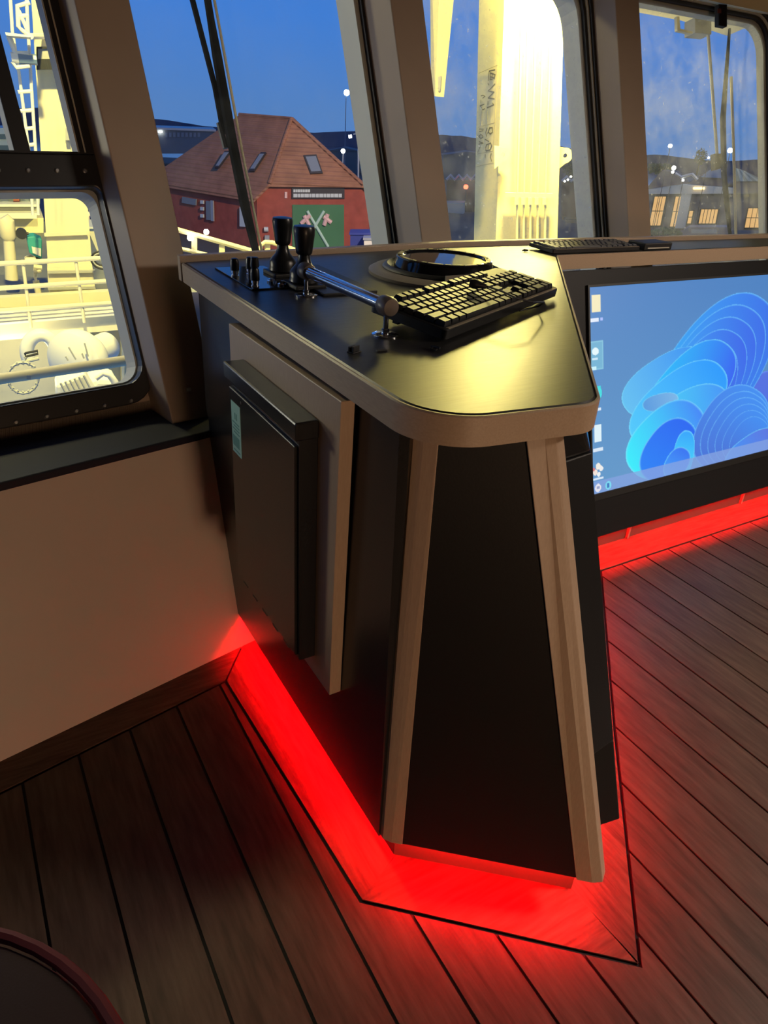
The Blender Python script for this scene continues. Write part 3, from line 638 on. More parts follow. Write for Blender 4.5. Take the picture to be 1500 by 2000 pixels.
MB().ext([(cx-.33, cy-.20, .50), (cx-.33, cy+.20, .50), (cx-.37, cy+.18, .98), (cx-.37, cy-.18, .98)], (-.05, 0, 0)).build('backrest', M_fabric, ch, bevel=.02)
MB().ext([(cx-.20, cy-.03, .36), (cx-.20, cy+.03, .36), (cx-.385, cy+.03, .37), (cx-.385, cy-.03, .37)], (0, 0, .012)).ext([(cx-.385, cy-.03, .36), (cx-.385, cy+.03, .36), (cx-.388, cy+.03, .56), (cx-.388, cy-.03, .56)], (-.012, 0, 0)).build('back_bracket', M_frame, ch)

# ================================================================== OUTSIDE
def ground_z(d): return -4.25 - .0262*d
def thing(name, loc, label, cat, group=None): return empty(name, tuple(loc), label=label, cat=cat, group=group)
class Plane_:
    """a vertical plane out there; poly() meets pixel rays with it and gives the outline real depth"""
    def __init__(s, x, y, d, turn=0): s.p, s.n = VP(x, y, d, turn)
    def P(s, x, y, off=0): return PL(x, y, s.p + s.n*off, s.n)
    def poly(s, mb, pts, depth=.05, off=0): return mb.ext([s.P(x, y, off) for x, y in pts], s.n*depth)
    def rect(s, mb, x0, y0, x1, y1, depth=.05, off=0, sl=0): return s.poly(mb, [(x0, y0), (x1, y0), (x1+sl, y1), (x0+sl, y1)], depth, off)
    def bar(s, mb, pts, r, off=0, seg=8): return mb.tube([s.P(x, y, off) for x, y in pts], r, seg)

# ---- ground, water and far shore
M_ground = mat('dark_quay', (.075, .07, .065), .8, var=.3, scale=.15)
M_hill = mat('far_shore', (.055, .075, .12), .9, var=.25, scale=.02)
M_water = mat('harbour_water', (.05, .08, .12), .08)
def az_pt(a, d, z): a = math.radians(a); return (d*math.sin(a), d*math.cos(a), z)
m = MB()
rows = [12, 30, 60, 110, 170]
for i in range(len(rows)-1):
    for j in range(-20, 100, 10):
        a, b = rows[i], rows[i+1]; m.add([az_pt(j, a, ground_z(a)), az_pt(j+10, a, ground_z(a)), az_pt(j+10, b, ground_z(b)), az_pt(j, b, ground_z(b))], [(0, 1, 2, 3)])
m.build('ground', M_ground, kind='structure')
m = MB()
for j in range(-20, 100, 10): m.add([az_pt(j, 170, -8.9), az_pt(j+10, 170, -8.9), az_pt(j+10, 460, -14.5), az_pt(j, 460, -14.5)], [(0, 1, 2, 3)])
m.build('water', M_water, kind='structure')
m = MB(); rng = random.Random(3)
hp = [(a, -7.0 + 1.3*math.sin(a*.23)+.7*math.sin(a*.9+1)+rng.uniform(-.25, .25)) for a in [x*.7 for x in range(-25, 140)]]
for (a0, h0), (a1, h1) in zip(hp, hp[1:]):
    m.add([az_pt(a0, 430, -15), az_pt(a1, 430, -15), az_pt(a1, 440, h1), az_pt(a0, 440, h0), az_pt(a1, 470, h1-1), az_pt(a0, 470, h0-1)], [(0, 1, 2, 3), (3, 2, 4, 5)])
m.build('hills', M_hill, kind='structure')

M_lampw = emis('white_lamp', (1.0, .95, .82), 14); M_lampy = emis('amber_lamp', (1.0, .62, .2), 5); M_lampr = emis('red_lamp', (1.0, .10, .04), 6); M_lampc = emis('cool_lamp', (.9, 1, .95), 40)
M_galv = mat('galvanised_pole', (.45, .48, .50), .4, metal=.3)
# ---- red shed with half-hipped tiled roof
def tile_mat():
    m = mat('red_clay_tiles', (.34, .155, .085), .75, var=.18, scale=1.5); n = m.node_tree.nodes; L = m.node_tree.links; b = n['Principled BSDF']
    tc = n.new('ShaderNodeTexCoord'); wv = n.new('ShaderNodeTexWave'); wv.bands_direction = 'Z'; wv.inputs['Scale'].default_value = 1.6; wv.inputs['Distortion'].default_value = .6; wv.inputs['Detail'].default_value = 2
    L.new(tc.outputs['Object'], wv.inputs[0]); p = n.new('ShaderNodeBump'); p.inputs['Strength'].default_value = .6; p.inputs['Distance'].default_value = .08; L.new(wv.outputs['Fac'], p.inputs['Height']); L.new(p.outputs[0], b.inputs['Normal']); return m
M_tile = tile_mat(); M_brick = mat('red_brick', (.36, .075, .05), .8, var=.15, scale=2.5, bump=.3, bscale=6)
M_green = mat('green_door_paint', (.055, .20, .085), .6, var=.05, scale=1); M_mint = mat('pale_mint_paint', (.50, .72, .58), .6); M_pink = mat('pale_pink_paint', (.80, .52, .48), .6)
M_sign = mat('dark_sign', (.035, .03, .035), .5); M_letter = mat('pale_lettering', (.62, .68, .66), .5); M_skyl = mat('skylight_glass', (.22, .26, .30), .15)
G = Plane_(615, 430, 40)
sh = thing('shed', G.P(615, 490), 'red brick shed with tiled half-hipped roof and green door behind the left window', 'building')
near_l = G.P(500, 386); far_l = D(330, 351, 45.6); LD = Vector(far_l-near_l); LD.z = 0; LD.normalize()
gb = [(503, 520), (501, 384), (527, 358), (709, 358), (727, 376), (730, 520)]
G.poly(MB(), gb, .3).build('gable_wall', M_brick, sh)
a_, b_ = Vector(G.P(503, 384)), Vector(G.P(503, 384))+LD*9; zb = ground_z(42)-.6
a0, b0 = a_.copy(), b_.copy(); a0.z = b0.z = zb
MB().ext([a0, b0, b_, a_], G.n*.3).build('side_wall', M_brick, sh)
ridge = Vector(PL(570, 232, np.array(near_l)+np.array(LD)*2.3, G.n)); ridge2 = ridge+LD*5.0
# place the far ridge end where the roof slope ends
ridge2 = ridge + LD*3.9; ov = Vector(-G.n*.25)
e1, e2 = Vector(G.P(527, 358)), Vector(G.P(709, 360)); c1, c2 = Vector(G.P(497, 388)), Vector(G.P(729, 378))
far_e = c1 + LD*9.2; far_e2 = c2 + LD*9.2
dn = Vector((0, 0, -.14))
def roof(nm, pts): MB().ext([p+ov for p in pts], dn).build(nm, M_tile, sh)
roof('roof_hip', [e1, e2, ridge]); roof('roof_side', [c1, e1, ridge, ridge2, far_e]); roof('roof_side', [e2, c2, far_e2, ridge2, ridge]); roof('roof_hip', [far_e, ridge2, far_e2])
MB().tube([e1+ov, ridge+ov, ridge2+ov], .11, 6).tube([e2+ov, ridge+ov], .11, 6).build('ridge_tiles', M_tile, sh)
# skylights lie in the roof planes
hn = (e2-e1).cross(ridge-e1).normalized(); hn = hn if hn.y < 0 else -hn
sn = (e1-c1).cross(ridge-c1).normalized(); sn = sn if sn.z > 0 else -sn
hn = hn if hn.z > 0 else -hn
def skylight(pts, pt, nn):
    q = [Vector(PL(x, y, pt+ov, nn)) for x, y in pts]; c = sum(q, Vector())/4
    f = MB().ext([c+(p-c)*1.25 for p in q], nn*.10).build('skylight', M_sign, sh); MB().ext([p+nn*.10 for p in q], nn*.02).build('pane', M_skyl, f)
skylight([(597, 308), (617, 307), (627, 336), (608, 337)], e1, hn); skylight([(510, 303), (518, 303), (499, 332), (491, 332)], e1, sn); skylight([(440, 300), (449, 300), (430, 326), (424, 326)], e1, sn)
dr = G.rect(MB(), 571, 400, 672, 515, .12, -.06).build('door', M_green, sh, label='green door with pale crossed paddles')
for pts in ([(600, 412), (641, 482)], [(633, 412), (606, 458)]): G.bar(MB(), pts, .075, -.10).build('cross_bar', M_mint, dr)
for pts in ([(588, 437), (606, 420)], [(594, 421), (604, 440)], [(632, 423), (647, 435)], [(640, 418), (633, 440)]): G.bar(MB(), pts, .11, -.10).build('cross_bar', M_pink, dr)
sg = G.rect(MB(), 570, 364, 673, 388, .10, -.10).build('sign', M_sign, sh)
lt = MB(); x = 573
for wd_ in (4, 3, 5, 4, 4, 5, 4): G.rect(lt, x, 370, x+wd_, 375.5, .03, -.13); x += wd_+.6
x = 573
for wd_ in (8, 5, 6, 9, 4, 7, 6, 8, 5, 7, 6, 8, 6): G.rect(lt, x, 378.5, x+wd_, 385.5, .03, -.13); x += wd_+.8
lt.build('lettering', M_letter, sg)
G.rect(MB(), 556, 375, 561, 387, .06, -.06).build('notice', M_pink, sh)
G.bar(MB(), [(721, 402), (725, 408), (727, 470)], .09, -.15).build('downpipe', M_galv, sh)
G.bar(MB(), [(516, 448), (524, 448)], .12, -.15).build('wall_light', M_letter, sh); G.rect(MB(), 517, 460, 526, 470, .2, -.2).build('meter_box', M_galv, sh)
sp_n = np.cross(np.array(LD), [0, 0, 1.0]); sp_p = np.array(near_l)
def on_side(pts, nm, m, dep=.08):
    q = [PL(x, y, sp_p, sp_n) for x, y in pts]; nrm = sp_n if np.dot(sp_n, O-sp_p) > 0 else -sp_n
    return MB().ext(q, nrm*dep).build(nm, m, sh)
on_side([(470, 404), (481, 405), (482, 443), (470, 442)], 'side_door', M_letter)
on_side([(413, 391), (418, 392), (419, 432), (414, 431)], 'window_frame', M_galv); on_side([(404, 392), (412, 393), (413, 430), (405, 429)], 'window', M_skyl)
for y in (391, 404, 418): on_side([(393, y), (399, y+.5), (399, y+7), (393, y+6.5)], 'window', M_letter)
on_side([(358, 384), (385, 389), (384, 401), (357, 396)], 'side_sign', M_skyl)

# containers and poles by the shed
bn = Plane_(745, 480, 33)
t = thing('container', bn.P(705, 495), 'blue waste container beside the red shed', 'container'); bn.rect(MB(), 684, 458, 722, 500, 1.1).build('body', mat('blue_container', (.03, .05, .26), .6), t); bn.rect(MB(), 682, 455, 724, 459, 1.2, -.05).build('lid', mat('blue_lid', (.04, .06, .30), .5), t)
t = thing('utility_box', bn.P(725, 500), 'white utility box in front of the blue container', 'box'); bn.rect(MB(), 711, 468, 739, 502, .7, -.9).build('body', M_white, t); bn.rect(MB(), 709, 465, 741, 469, .8, -.95).build('lid', M_galv, t)
lp = Plane_(700, 330, 55)
t = thing('lamp_post', lp.P(698, 335), 'tall pale lamp post with hooped top right of the shed roof', 'lamp'); lp.bar(MB(), [(702, 206), (701, 262), (699, 400)], .07).build('pole', M_galv, t); lp.bar(MB(), [(702, 256), (711, 248), (712, 216), (704, 208)], .05).build('hoop', M_galv, t); lp.bar(MB(), [(700, 261), (690, 262)], .04).build('arm', M_galv, t); lp.bar(MB(), [(681, 267), (687, 266)], .10).build('lamp_head', M_lampw, t)
lp2 = Plane_(677, 181, 60)
t = thing('floodlight_mast', lp2.P(676, 330), 'slim mast with one very bright floodlight above the shed roof', 'lamp'); lp2.bar(MB(), [(676, 187), (671, 420)], .03).build('pole', mat('slate_pole', (.10, .16, .26), .5), t); MB().ball(lp2.P(677, 181), .20, 14).build('lamp_head', M_lampc, t, smooth=True)
t = thing('quay_lamp', lp.P(670, 310), 'round white lamp low behind the right slope of the shed roof', 'lamp'); MB().ball(lp.P(670, 295), .15, 14).build('globe', M_lampw, t, smooth=True); lp.bar(MB(), [(670, 300), (667, 400)], .05).build('pole', M_galv, t)
# long low buildings on the far quay
ql = Plane_(350, 270, 130)
t = thing('warehouse', ql.P(350, 290), 'long grey quay building with a row of windows at the left behind the shed', 'building')
ql.poly(MB(), [(250, 250), (420, 256), (420, 300), (250, 300)], 12).build('wall', mat('grey_warehouse', (.16, .18, .20), .7), t)
for k_ in range(9): ql.rect(MB(), 322+8*k_, 259, 327+8*k_, 268, .1, -.1).build('window', M_skyl, t)
ql.poly(MB(), [(248, 247), (422, 253), (422, 257), (248, 251)], 12.5, -.3).build('roof_edge', M_galv, t); ql.rect(MB(), 309, 256, 317, 259, .3, -.4).build('lamp', M_lampw, t)
qr = Plane_(790, 300, 140)
for i_, (xa, xb, y0, y1, lab) in enumerate([(640, 700, 288, 330, 'low grey shed behind the right slope of the tiled roof'), (705, 800, 296, 345, 'long low grey shed between lamp post and pillar'), (866, 960, 296, 340, 'low pale quay shed left of the marked column'), (1100, 1160, 300, 345, 'low pale quay shed right of the bright column')]):
    t = thing('quay_shed', qr.P((xa+xb)/2, y1), lab, 'building'); qr.rect(MB(), xa, y0+6, xb, y1+50, 6).build('wall', mat('shed_wall', (.13, .15, .16), .8), t); qr.poly(MB(), [(xa-2, y0+7), ((xa+xb)/2, y0), (xb+2, y0+7)], 6.5, -.2).build('roof', mat('shed_roof', (.11, .13, .15), .7), t)
# low clutter on the quay: fences, kerbs, parked boxes
fp = Plane_(990, 420, 70)
for i_, (xa, xb, y0, y1, col, lab) in enumerate([(742, 752, 330, 440, (.10, .11, .10), 'dark stacked pallets right of the shed'), (866, 905, 398, 424, (.50, .48, .42), 'white cabinet on the quay left of the marked column'), (866, 880, 428, 452, (.10, .09, .08), 'dark crate on the quay under the white cabinet'), (884, 935, 440, 470, (.09, .09, .08), 'long dark skip on the quay left of the marked column'), (1105, 1150, 430, 470, (.10, .09, .085), 'long dark skip on the quay right of the bright column')]):
    t = thing('quay_crate', fp.P((xa+xb)/2, y1), lab, 'crate'); fp.rect(MB(), xa, y0, xb, y1, 2.0).build('body', mat('crate_paint', col, .7), t); fp.rect(MB(), xa-1, y0-2, xb+1, y0, 2.1, -.05).build('lid', M_galv if col[0] > .3 else M_dark, t)
M_wood_dk = mat('dark_cabin_wall', (.09, .045, .035), .8, var=.2, scale=1)
def huts(name, x0, x1, y0, y1, lab, win=None):
    t = thing(name, fp.P((x0+x1)/2, y1), lab, 'building'); fp.rect(MB(), x0, y0+10, x1, y1, 3, 3).build('wall', M_wood_dk, t)
    n = max(2, int((x1-x0)/16)); pts = []
    for k_ in range(2*n+1): pts.append((x0+(x1-x0)*k_/(2*n), y0+(0 if k_ % 2 else 9)))
    fp.bar(MB(), pts, .14, 2.7, 6).build('roof_trim', M_galv, t)
    up = pts + [(x1, y1-30), (x0, y1-30)]
    if win:
        for (a, b, c, d_) in win: fp.rect(MB(), a, b, c, d_, .1, 2.8).build('window', M_lampy, t)
huts('market_hut', 872, 936, 342, 425, 'row of dark huts with zigzag pale roof trim left of the marked column'); huts('market_hut', 1098, 1152, 345, 430, 'row of dark huts with lit window right of the bright column', [(1133, 384, 1140, 398), (1133, 401, 1140, 414)])
t = thing('red_lantern', fp.P(910, 366, 2), 'glowing red lantern on the dark huts left of the marked column', 'lamp'); MB().ball(fp.P(910, 365, 2.2), .22, 10).build('globe', M_lampr, t, smooth=True); fp.bar(MB(), [(910, 370), (909, 425)], .04, 2.4).build('pole', M_dark, t)
for x, y in ((1103, 354), (1109, 351), (1115, 345)):
    t = thing('quay_bulb', fp.P(x, y, 1), {1103: 'tiny white bulb strung by the bright column, lowest and leftmost of three', 1109: 'tiny white bulb strung by the bright column, middle of three', 1115: 'tiny white bulb strung by the bright column, highest and rightmost of three'}[x], 'lamp', 'bulbs strung over the quay huts'); MB().ball(fp.P(x, y, 1), .09, 10).build('globe', M_lampw, t)

# ---- trees on the quay
M_leaf = mat('night_foliage', (.05, .10, .04), .8, var=.4, scale=3); M_trunk = mat('tree_trunk', (.05, .04, .03), .9)
def tree(px, py, d, wpx, hpx, lab, n=420):
    pl_ = Plane_(px, py, d); c = Vector(pl_.P(px, py)); s = np.linalg.norm(pl_.P(px+10, py)-pl_.P(px, py))/10; rx, rz = wpx*s/2, hpx*s/2
    t = thing('tree', (c.x, c.y, c.z-rz), lab, 'tree'); r_ = random.Random(px); m = MB()
    for _ in range(n):
        while True:
            v = Vector((r_.uniform(-1, 1), r_.uniform(-1, 1), r_.uniform(-1, 1)))
            if v.length < 1: break
        p = c+Vector((v.x*rx, v.y*rx, v.z*rz)); u = Vector((r_.gauss(0, 1), r_.gauss(0, 1), r_.gauss(0, 1))).normalized(); v2 = u.orthogonal().normalized(); q = rx*.16
        m.add([p-u*q, p+v2*q*.6, p+u*q, p-v2*q*.6], [(0, 1, 2, 3)])
    m.build('foliage', M_leaf, t, kind='stuff'); MB().tube([c-Vector((0, 0, rz*2.2)), c], [.12, .05], 6).build('trunk', M_trunk, t)
tree(1120, 330, 80, 44, 34, 'leafy tree with lights behind right of the bright column'); tree(1369, 306, 90, 26, 32, 'dark leafy tree behind the wiper on the far quay'); tree(1290, 330, 75, 60, 22, 'low dark bush under the far water strip', 300); tree(1300, 462, 52, 70, 34, 'dark hedge below the lit pavilion windows', 420); tree(752, 352, 80, 26, 40, 'dark tree between lamp post and pillar')

# ---- lit pavilion seen through the right window
pv = Plane_(1370, 420, 60)
t = thing('pavilion', pv.P(1380, 470), 'low dark pavilion with warm lit windows behind the right window', 'building')
M_pv = mat('pavilion_wall', (.16, .15, .15), .7, var=.15, scale=.6); M_roofd = mat('dark_purple_roof', (.085, .075, .11), .7); M_pane = emis('lit_pane', (1.0, .55, .18), .85)
pv.poly(MB(), [(1262, 372), (1500, 372), (1500, 450), (1262, 450)], 4, .1).build('wall', M_pv, t)
pv.poly(MB(), [(1255, 372), (1335, 360), (1500, 372), (1500, 378), (1255, 379)], 4.4, -.3).build('eave', M_galv, t)
for pts in ([(1262, 368), (1292, 334), (1322, 336), (1348, 364)], [(1330, 366), (1372, 342), (1410, 350), (1440, 368)], [(1400, 372), (1440, 352), (1500, 358), (1500, 374)]): pv.poly(MB(), pts, 3, .6).build('roof', M_roofd, t)
pv.poly(MB(), [(1368, 346), (1392, 329), (1412, 330), (1410, 348)], 1.5, .3).build('awning', mat('blue_awning', (.06, .14, .32), .6), t)
pv.poly(MB(), [(1332, 374), (1352, 374), (1338, 446), (1318, 446)], .3, -.2).build('buttress', M_galv, t)
def lit(x0, y0, x1, y1, nc, nr):
    sl = -(y1-y0)*.2
    f = pv.rect(MB(), x0-1.5, y0-1.5, x1+1.5, y1+1.5, .12, -.02, sl).build('window', M_dark, t)
    for r_ in range(nr):
        for c_ in range(nc):
            ya, yb = y0+(y1-y0)*r_/nr, y0+(y1-y0)*(r_+1)/nr-1.6; xa, xb = x0+(x1-x0)*c_/nc-(ya-y0)*.2, x0+(x1-x0)*(c_+1)/nc-1.2-(ya-y0)*.2
            pv.rect(MB(), xa, ya, xb, yb, .05, -.08, -(yb-ya)*.2).build('pane', M_pane, f)
lit(1279, 384, 1302, 442, 3, 2); lit(1320, 384, 1341, 444, 3, 2); lit(1347, 412, 1355, 438, 1, 2); lit(1370, 409, 1404, 438, 5, 1); lit(1462, 407, 1500, 446, 4, 2)
pv.rect(MB(), 1354, 366, 1376, 370, .3, -.5).build('light_bar', M_lampy, t)
t = thing('striped_tent', pv.P(1460, 365), 'pale green striped tent roof behind the right window', 'tent')
M_tent = mat('pale_tent', (.30, .38, .38), .6); M_tent2 = mat('dark_tent_stripe', (.16, .22, .23), .6)
for k_ in range(7): pv.poly(MB(), [(1436+3*k_, 328+1.0*k_), (1439+3*k_, 329+1.0*k_), (1446+8*k_, 354), (1438+8*k_, 354)], .5, -1.0).build('roof_stripe', M_tent if k_ % 2 else M_tent2, t)
pv.rect(MB(), 1438, 354, 1492, 378, .4, -.8).build('valance', M_pv, t)
lr = Plane_(1310, 320, 58)
for i_, (x, y, r_, mm, lab) in enumerate([(1309, 285, .14, M_lampw, 'bright round lamp high over the far shore left of the wiper'), (1316, 328, .15, M_lampw, 'round lamp with a smaller one under it over the pavilion roofs'), (1334, 352, .09, M_lampw, 'small lamp at the end of the zigzag light line'), (1426, 294, .17, M_lampc, 'bright white lamp close beside the wiper pole'), (1384, 308, .07, M_lampw, 'small lamp left of the wiper blade near the tree')]):
    t = thing('quay_lamp', lr.P(x, y), lab, 'lamp'); MB().ball(lr.P(x, y), r_, 10).build('globe', mm, t, smooth=True); lr.bar(MB(), [(x, y+2), (x-.2*(470-y), 470)], .02, .3).build('pole', M_dark, t)
    if i_ == 1: MB().ball(lr.P(1314, 336), .10, 10).build('globe', M_lampw, t, smooth=True)
t = thing('light_line', lr.P(1350, 350), 'pale zigzag tube along the pavilion roofs behind the right window', 'lights'); lr.bar(MB(), [(1319, 339), (1331, 346), (1345, 342), (1352, 340), (1362, 351)], .10).build('tube', M_galv, t)
va = Plane_(1380, 470, 50)
t = thing('van', va.P(1390, 480), 'dark van parked below the pavilion in the right window', 'vehicle'); va.poly(MB(), [(1335, 450), (1345, 444), (1420, 444), (1430, 452), (1428, 480), (1330, 480)], 1.6).build('body', mat('violet_grey_van', (.10, .10, .15), .4), t); va.rect(MB(), 1350, 448, 1400, 456, .05, -.03).build('window', M_skyl, t)
for x in (1348, 1412): MB().lathe([(.3, -.1), (.3, .1)], va.P(x, 478, -.05), va.n, 14).build('wheel', M_dark, t)

# ---- crane mast with markings, in front of the windows
mp_ = Plane_(1035, 240, 8.0, -4)
ms = thing('crane_mast', mp_.P(1035, 475), 'brightly lit cream crane mast with five pipes and stencilled load marking', 'mast')
def edge(x0, x1, y): return x0 + (x1-x0)*y/480.0
yT, yB = -1050, 900
fl = [(edge(985, 968, y), y) for y in (yT, yB)]; frt = [(edge(1102, 1088, y), y) for y in (yT, yB)]; bl = [(edge(942, 919, y), y) for y in (yT, yB)]
bk = .55
def mastloop(i): 
    a, b = mp_.P(*fl[i]), mp_.P(*frt[i]); ar = mp_.P(edge(985, 968, 240), 240); c = a + mp_.P(edge(942, 919, 240), 240, bk) - ar
    return [a, b, b + mp_.n*bk, c]
MB().loft([mastloop(0), mastloop(1)]).build('column', M_mast, ms)
A1, A2 = mp_.P(*fl[0]), mp_.P(*fl[1]); A3 = mastloop(0)[3]; sn_ = np.cross(A2-A1, A3-A1); sn_ /= np.linalg.norm(sn_)
if np.dot(sn_, O-A1) < 0: sn_ = -sn_
def stroke(mb, pts, wpx=1.9):
    P_ = [Vector(PL(915+x/9.09, 120+y/9.09, A1+sn_*.004, sn_)) for x, y in pts]; h_ = wpx*.0062/2
    for a, b in zip(P_, P_[1:]):
        t_ = (b-a).normalized(); s_ = t_.cross(Vector(sn_)).normalized()*h_; a2, b2 = a-t_*h_, b+t_*h_
        mb.ext([a2-s_, b2-s_, b2+s_, a2+s_], sn_*.002)
mk = MB()
for pts in ([(370, 172), (470, 150)], [(365, 192), (352, 330)], [(390, 205), (475, 235), (462, 300), (392, 268), (390, 205)], [(425, 220), (420, 285)], [(392, 268), (382, 322), (425, 325)], [(350, 395), (360, 412)],
            [(468, 405), (352, 525), (452, 545), (350, 650), (455, 662)], [(348, 718), (345, 760)], [(432, 745), (452, 770), (335, 822)],
            [(345, 1270), (375, 1180), (425, 1175), (425, 1260), (385, 1290), (355, 1255)], [(330, 1185), (308, 1260), (322, 1325)], [(296, 1382), (360, 1418)],
            [(300, 1560), (320, 1480), (395, 1450), (412, 1500), (385, 1570), (315, 1588), (300, 1560)], [(355, 1480), (350, 1545)], [(402, 1640), (388, 1700), (412, 1768)], [(300, 1660), (298, 1700)]): stroke(mk, pts)
mk.build('load_marking', M_mark, ms, label='dark stencilled letters and figures')
mk2 = MB()
for pts in ([(225, 610), (265, 600), (295, 622), (255, 650)], [(222, 690), (222, 730)], [(205, 790), (280, 760)], [(215, 800), (255, 860), (290, 840)], [(195, 1200), (265, 1205)], [(195, 1245), (262, 1230)], [(185, 1330), (225, 1295), (262, 1330), (225, 1375), (185, 1330)], [(185, 1468), (262, 1450), (190, 1425)], [(165, 1610), (205, 1520)]): stroke(mk2, pts, 1.4)
mk2.build('load_marking', M_mark, ms)
mk3 = MB()
for pts in ([(185, 212), (515, 65), (470, 1085), (435, 1590), (160, 1645)], [(178, 1170), (470, 1085)], [(145, 1868), (440, 1800)], [(330, 880), (342, 1090)], [(240, 880), (235, 1120)]): stroke(mk3, pts, .7)
mk3.build('marking_outline', M_line, ms)
# pad eyes
def padeye(cx_, cy_, r_, base, off):
    c = mp_.P(cx_, cy_, off); up_v = mp_.P(cx_, cy_-10, off)-c; up_v /= np.linalg.norm(up_v); rv = np.cross(up_v, mp_.n); sc = np.linalg.norm(mp_.P(cx_+10, cy_, off)-c)/10
    if np.dot(rv, mp_.P(cx_+10, cy_, off)-c) < 0: rv = -rv
    ou, inn = [], []
    for k_ in range(24):
        a = 2*math.pi*k_/24; x, y = math.cos(a), math.sin(a); R_ = r_
        ex_ = x*R_; ey = y*R_
        if x*base < -.2: ex_ = -base*R_*1.25; ey = y*R_*1.35 - (R_*.55 if y < 0 else 0)
        ou.append(c+rv*ex_*sc+up_v*ey*sc); inn.append(c+rv*x*4*sc+up_v*y*4*sc)
    MB().ring(ou, inn, mp_.n*.04).build('pad_eye', M_mast, ms)
padeye(1104, 304, 14, 1, .1); padeye(982, 302, 13, 1, -.10)
for xb_, xt_ in ((1008, 1016), (1021, 1029), (1034, 1044), (1048, 1058), (1063, 1073)):
    mp_.bar(MB(), [(xt_+8, -250), (xt_, 150), (xb_+2, 385), (xb_, 640)], .012, -.07, 8).build('pipe', M_mast, ms, smooth=True)
cl_ = mp_.poly(MB(), [(987, 376), (1080, 378), (1080, 387), (987, 385)], .05, -.10).build('clamp_bar', M_mast, ms)
for x in (1009, 1022, 1035, 1048, 1063): mp_.rect(MB(), x-4, 386, x+4, 400, .05, -.11).build('clamp', M_mast, cl_)
# end of a second boom
bo_ = Plane_(860, 90, 7.0)
t = thing('crane_boom', bo_.P(860, 188), 'tapering cream boom end hanging left of the crane mast', 'boom')
MB().loft([[bo_.P(x, y) for x, y in ((868, -260), (912, -260))] + [bo_.P(x, y, .25) for x, y in ((905, -260), (838, -260))], [bo_.P(x, y) for x, y in ((850, 188), (867, 190))] + [bo_.P(x, y, .25) for x, y in ((866, 186), (842, 184))]]).build('beam', M_mast, t)
bo_.poly(MB(), [(855, 150), (862, 148), (860, 178), (856, 178)], .01, -.012).build('latch', M_steel, t)

# ---- roof overhang, wiper motors and wipers
ovh = empty('trim_9', kind='structure')
pts = [Z(1225, 18, 1.575), Z(1250, 25, 1.575), Z(1330, 40, 1.575), Z(1420, 70, 1.575), Z(1462, 52, 1.575), Z(1510, 62, 1.575), (3.8, 2.55, 1.575), (3.8, 2.12, 1.575), (2.0, 2.12, 1.575)]
MB().ext(pts, (0, 0, .05)).build('overhang', M_cream, ovh)
wn = -nB
def Wp(x, y, d=.08): return PL(x, y, pB+wn*d, nB)
wz = thing('window_wiper', Wp(1372, 50), 'wiper of the right window with cream motor box, dark arm and blade', 'wiper')
MB().ext([Wp(x, y, .12) for x, y in ((1358, 33), (1390, 36), (1390, 67), (1358, 64))], wn*.05).build('motor_box', M_steel, wz, bevel=.002)
MB().ext([Wp(x, y, .115) for x, y in ((1322, 32), (1327, 32), (1329, 56), (1354, 62), (1352, 66), (1323, 60))], wn*.012).build('bracket', M_cream, wz)
MB().tube([Wp(x, y, .10) for x, y in ((1383, 68), (1390, 160), (1400, 296), (1402, 330))], .006, 8).build('arm', M_steel, wz)
MB().tube([Wp(x, y, .09) for x, y in ((1425, 56), (1418, 150), (1412, 230), (1414, 340), (1421, 410), (1427, 470))], [.005, .008, .011, .011, .010, .006], 8).build('blade', M_matte, wz)
MB().tube([Wp(x, y, .075) for x, y in ((1428, 150), (1433, 300), (1438, 478))], .0055, 8).build('pole', M_cream, wz)
MB().ext([Wp(x, y, .08) for x, y in ((1396, 300), (1410, 300), (1412, 328), (1397, 332))], wn*.02).build('joint', M_dark, wz)
snz = thing('rain_sensor', Wp(1403, 35, -.03), 'small black sensor block hanging at the top of the right window', 'sensor')
MB().ext([PL(x, y, pB+nB*.026, nB) for x, y in ((1395, 12), (1411, 13), (1411, 57), (1395, 54))], nB*.02).build('case', M_rub, snz, bevel=.003)
MB().ext([PL(x, y, pB+nB*.047, nB) for x, y in ((1401, 17), (1408, 17), (1408, 26), (1401, 26))], nB*.001).build('badge', mat('dull_red_badge', (.16, .05, .04), .5), snz)
def WA(x, y, d=.06): return PL(x, y, pA-nA*d, nA)
wy = thing('window_wiper', WA(500, 480), 'wiper of the left front window with two dark rods and a pale strip as edge highlight', 'wiper')
MB().tube([WA(x, y, .085) for x, y in ((300, -300), (366, -40), (376, 0), (420, 170), (437, 262))], .0075, 8).build('arm', M_matte, wy)
MB().tube([WA(x, y, .085) for x, y in ((428, 240), (441, 290))], .008, 8).build('joint', M_dark, wy)
MB().tube([WA(x, y, .07) for x, y in ((345, -300), (399, -40), (412, 40), (424, 110), (452, 270), (478, 400), (503, 505))], [.008, .009, .010, .013, .014, .014, .010], 8).build('blade', M_matte, wy)
MB().tube([WA(x, y, .06) for x, y in ((352, -300), (411, -40), (428, 50), (474, 300), (514, 505))], .0036, 8).build('pole', M_cream, wy)  # cream rod stands in for the highlight along the blade's edge

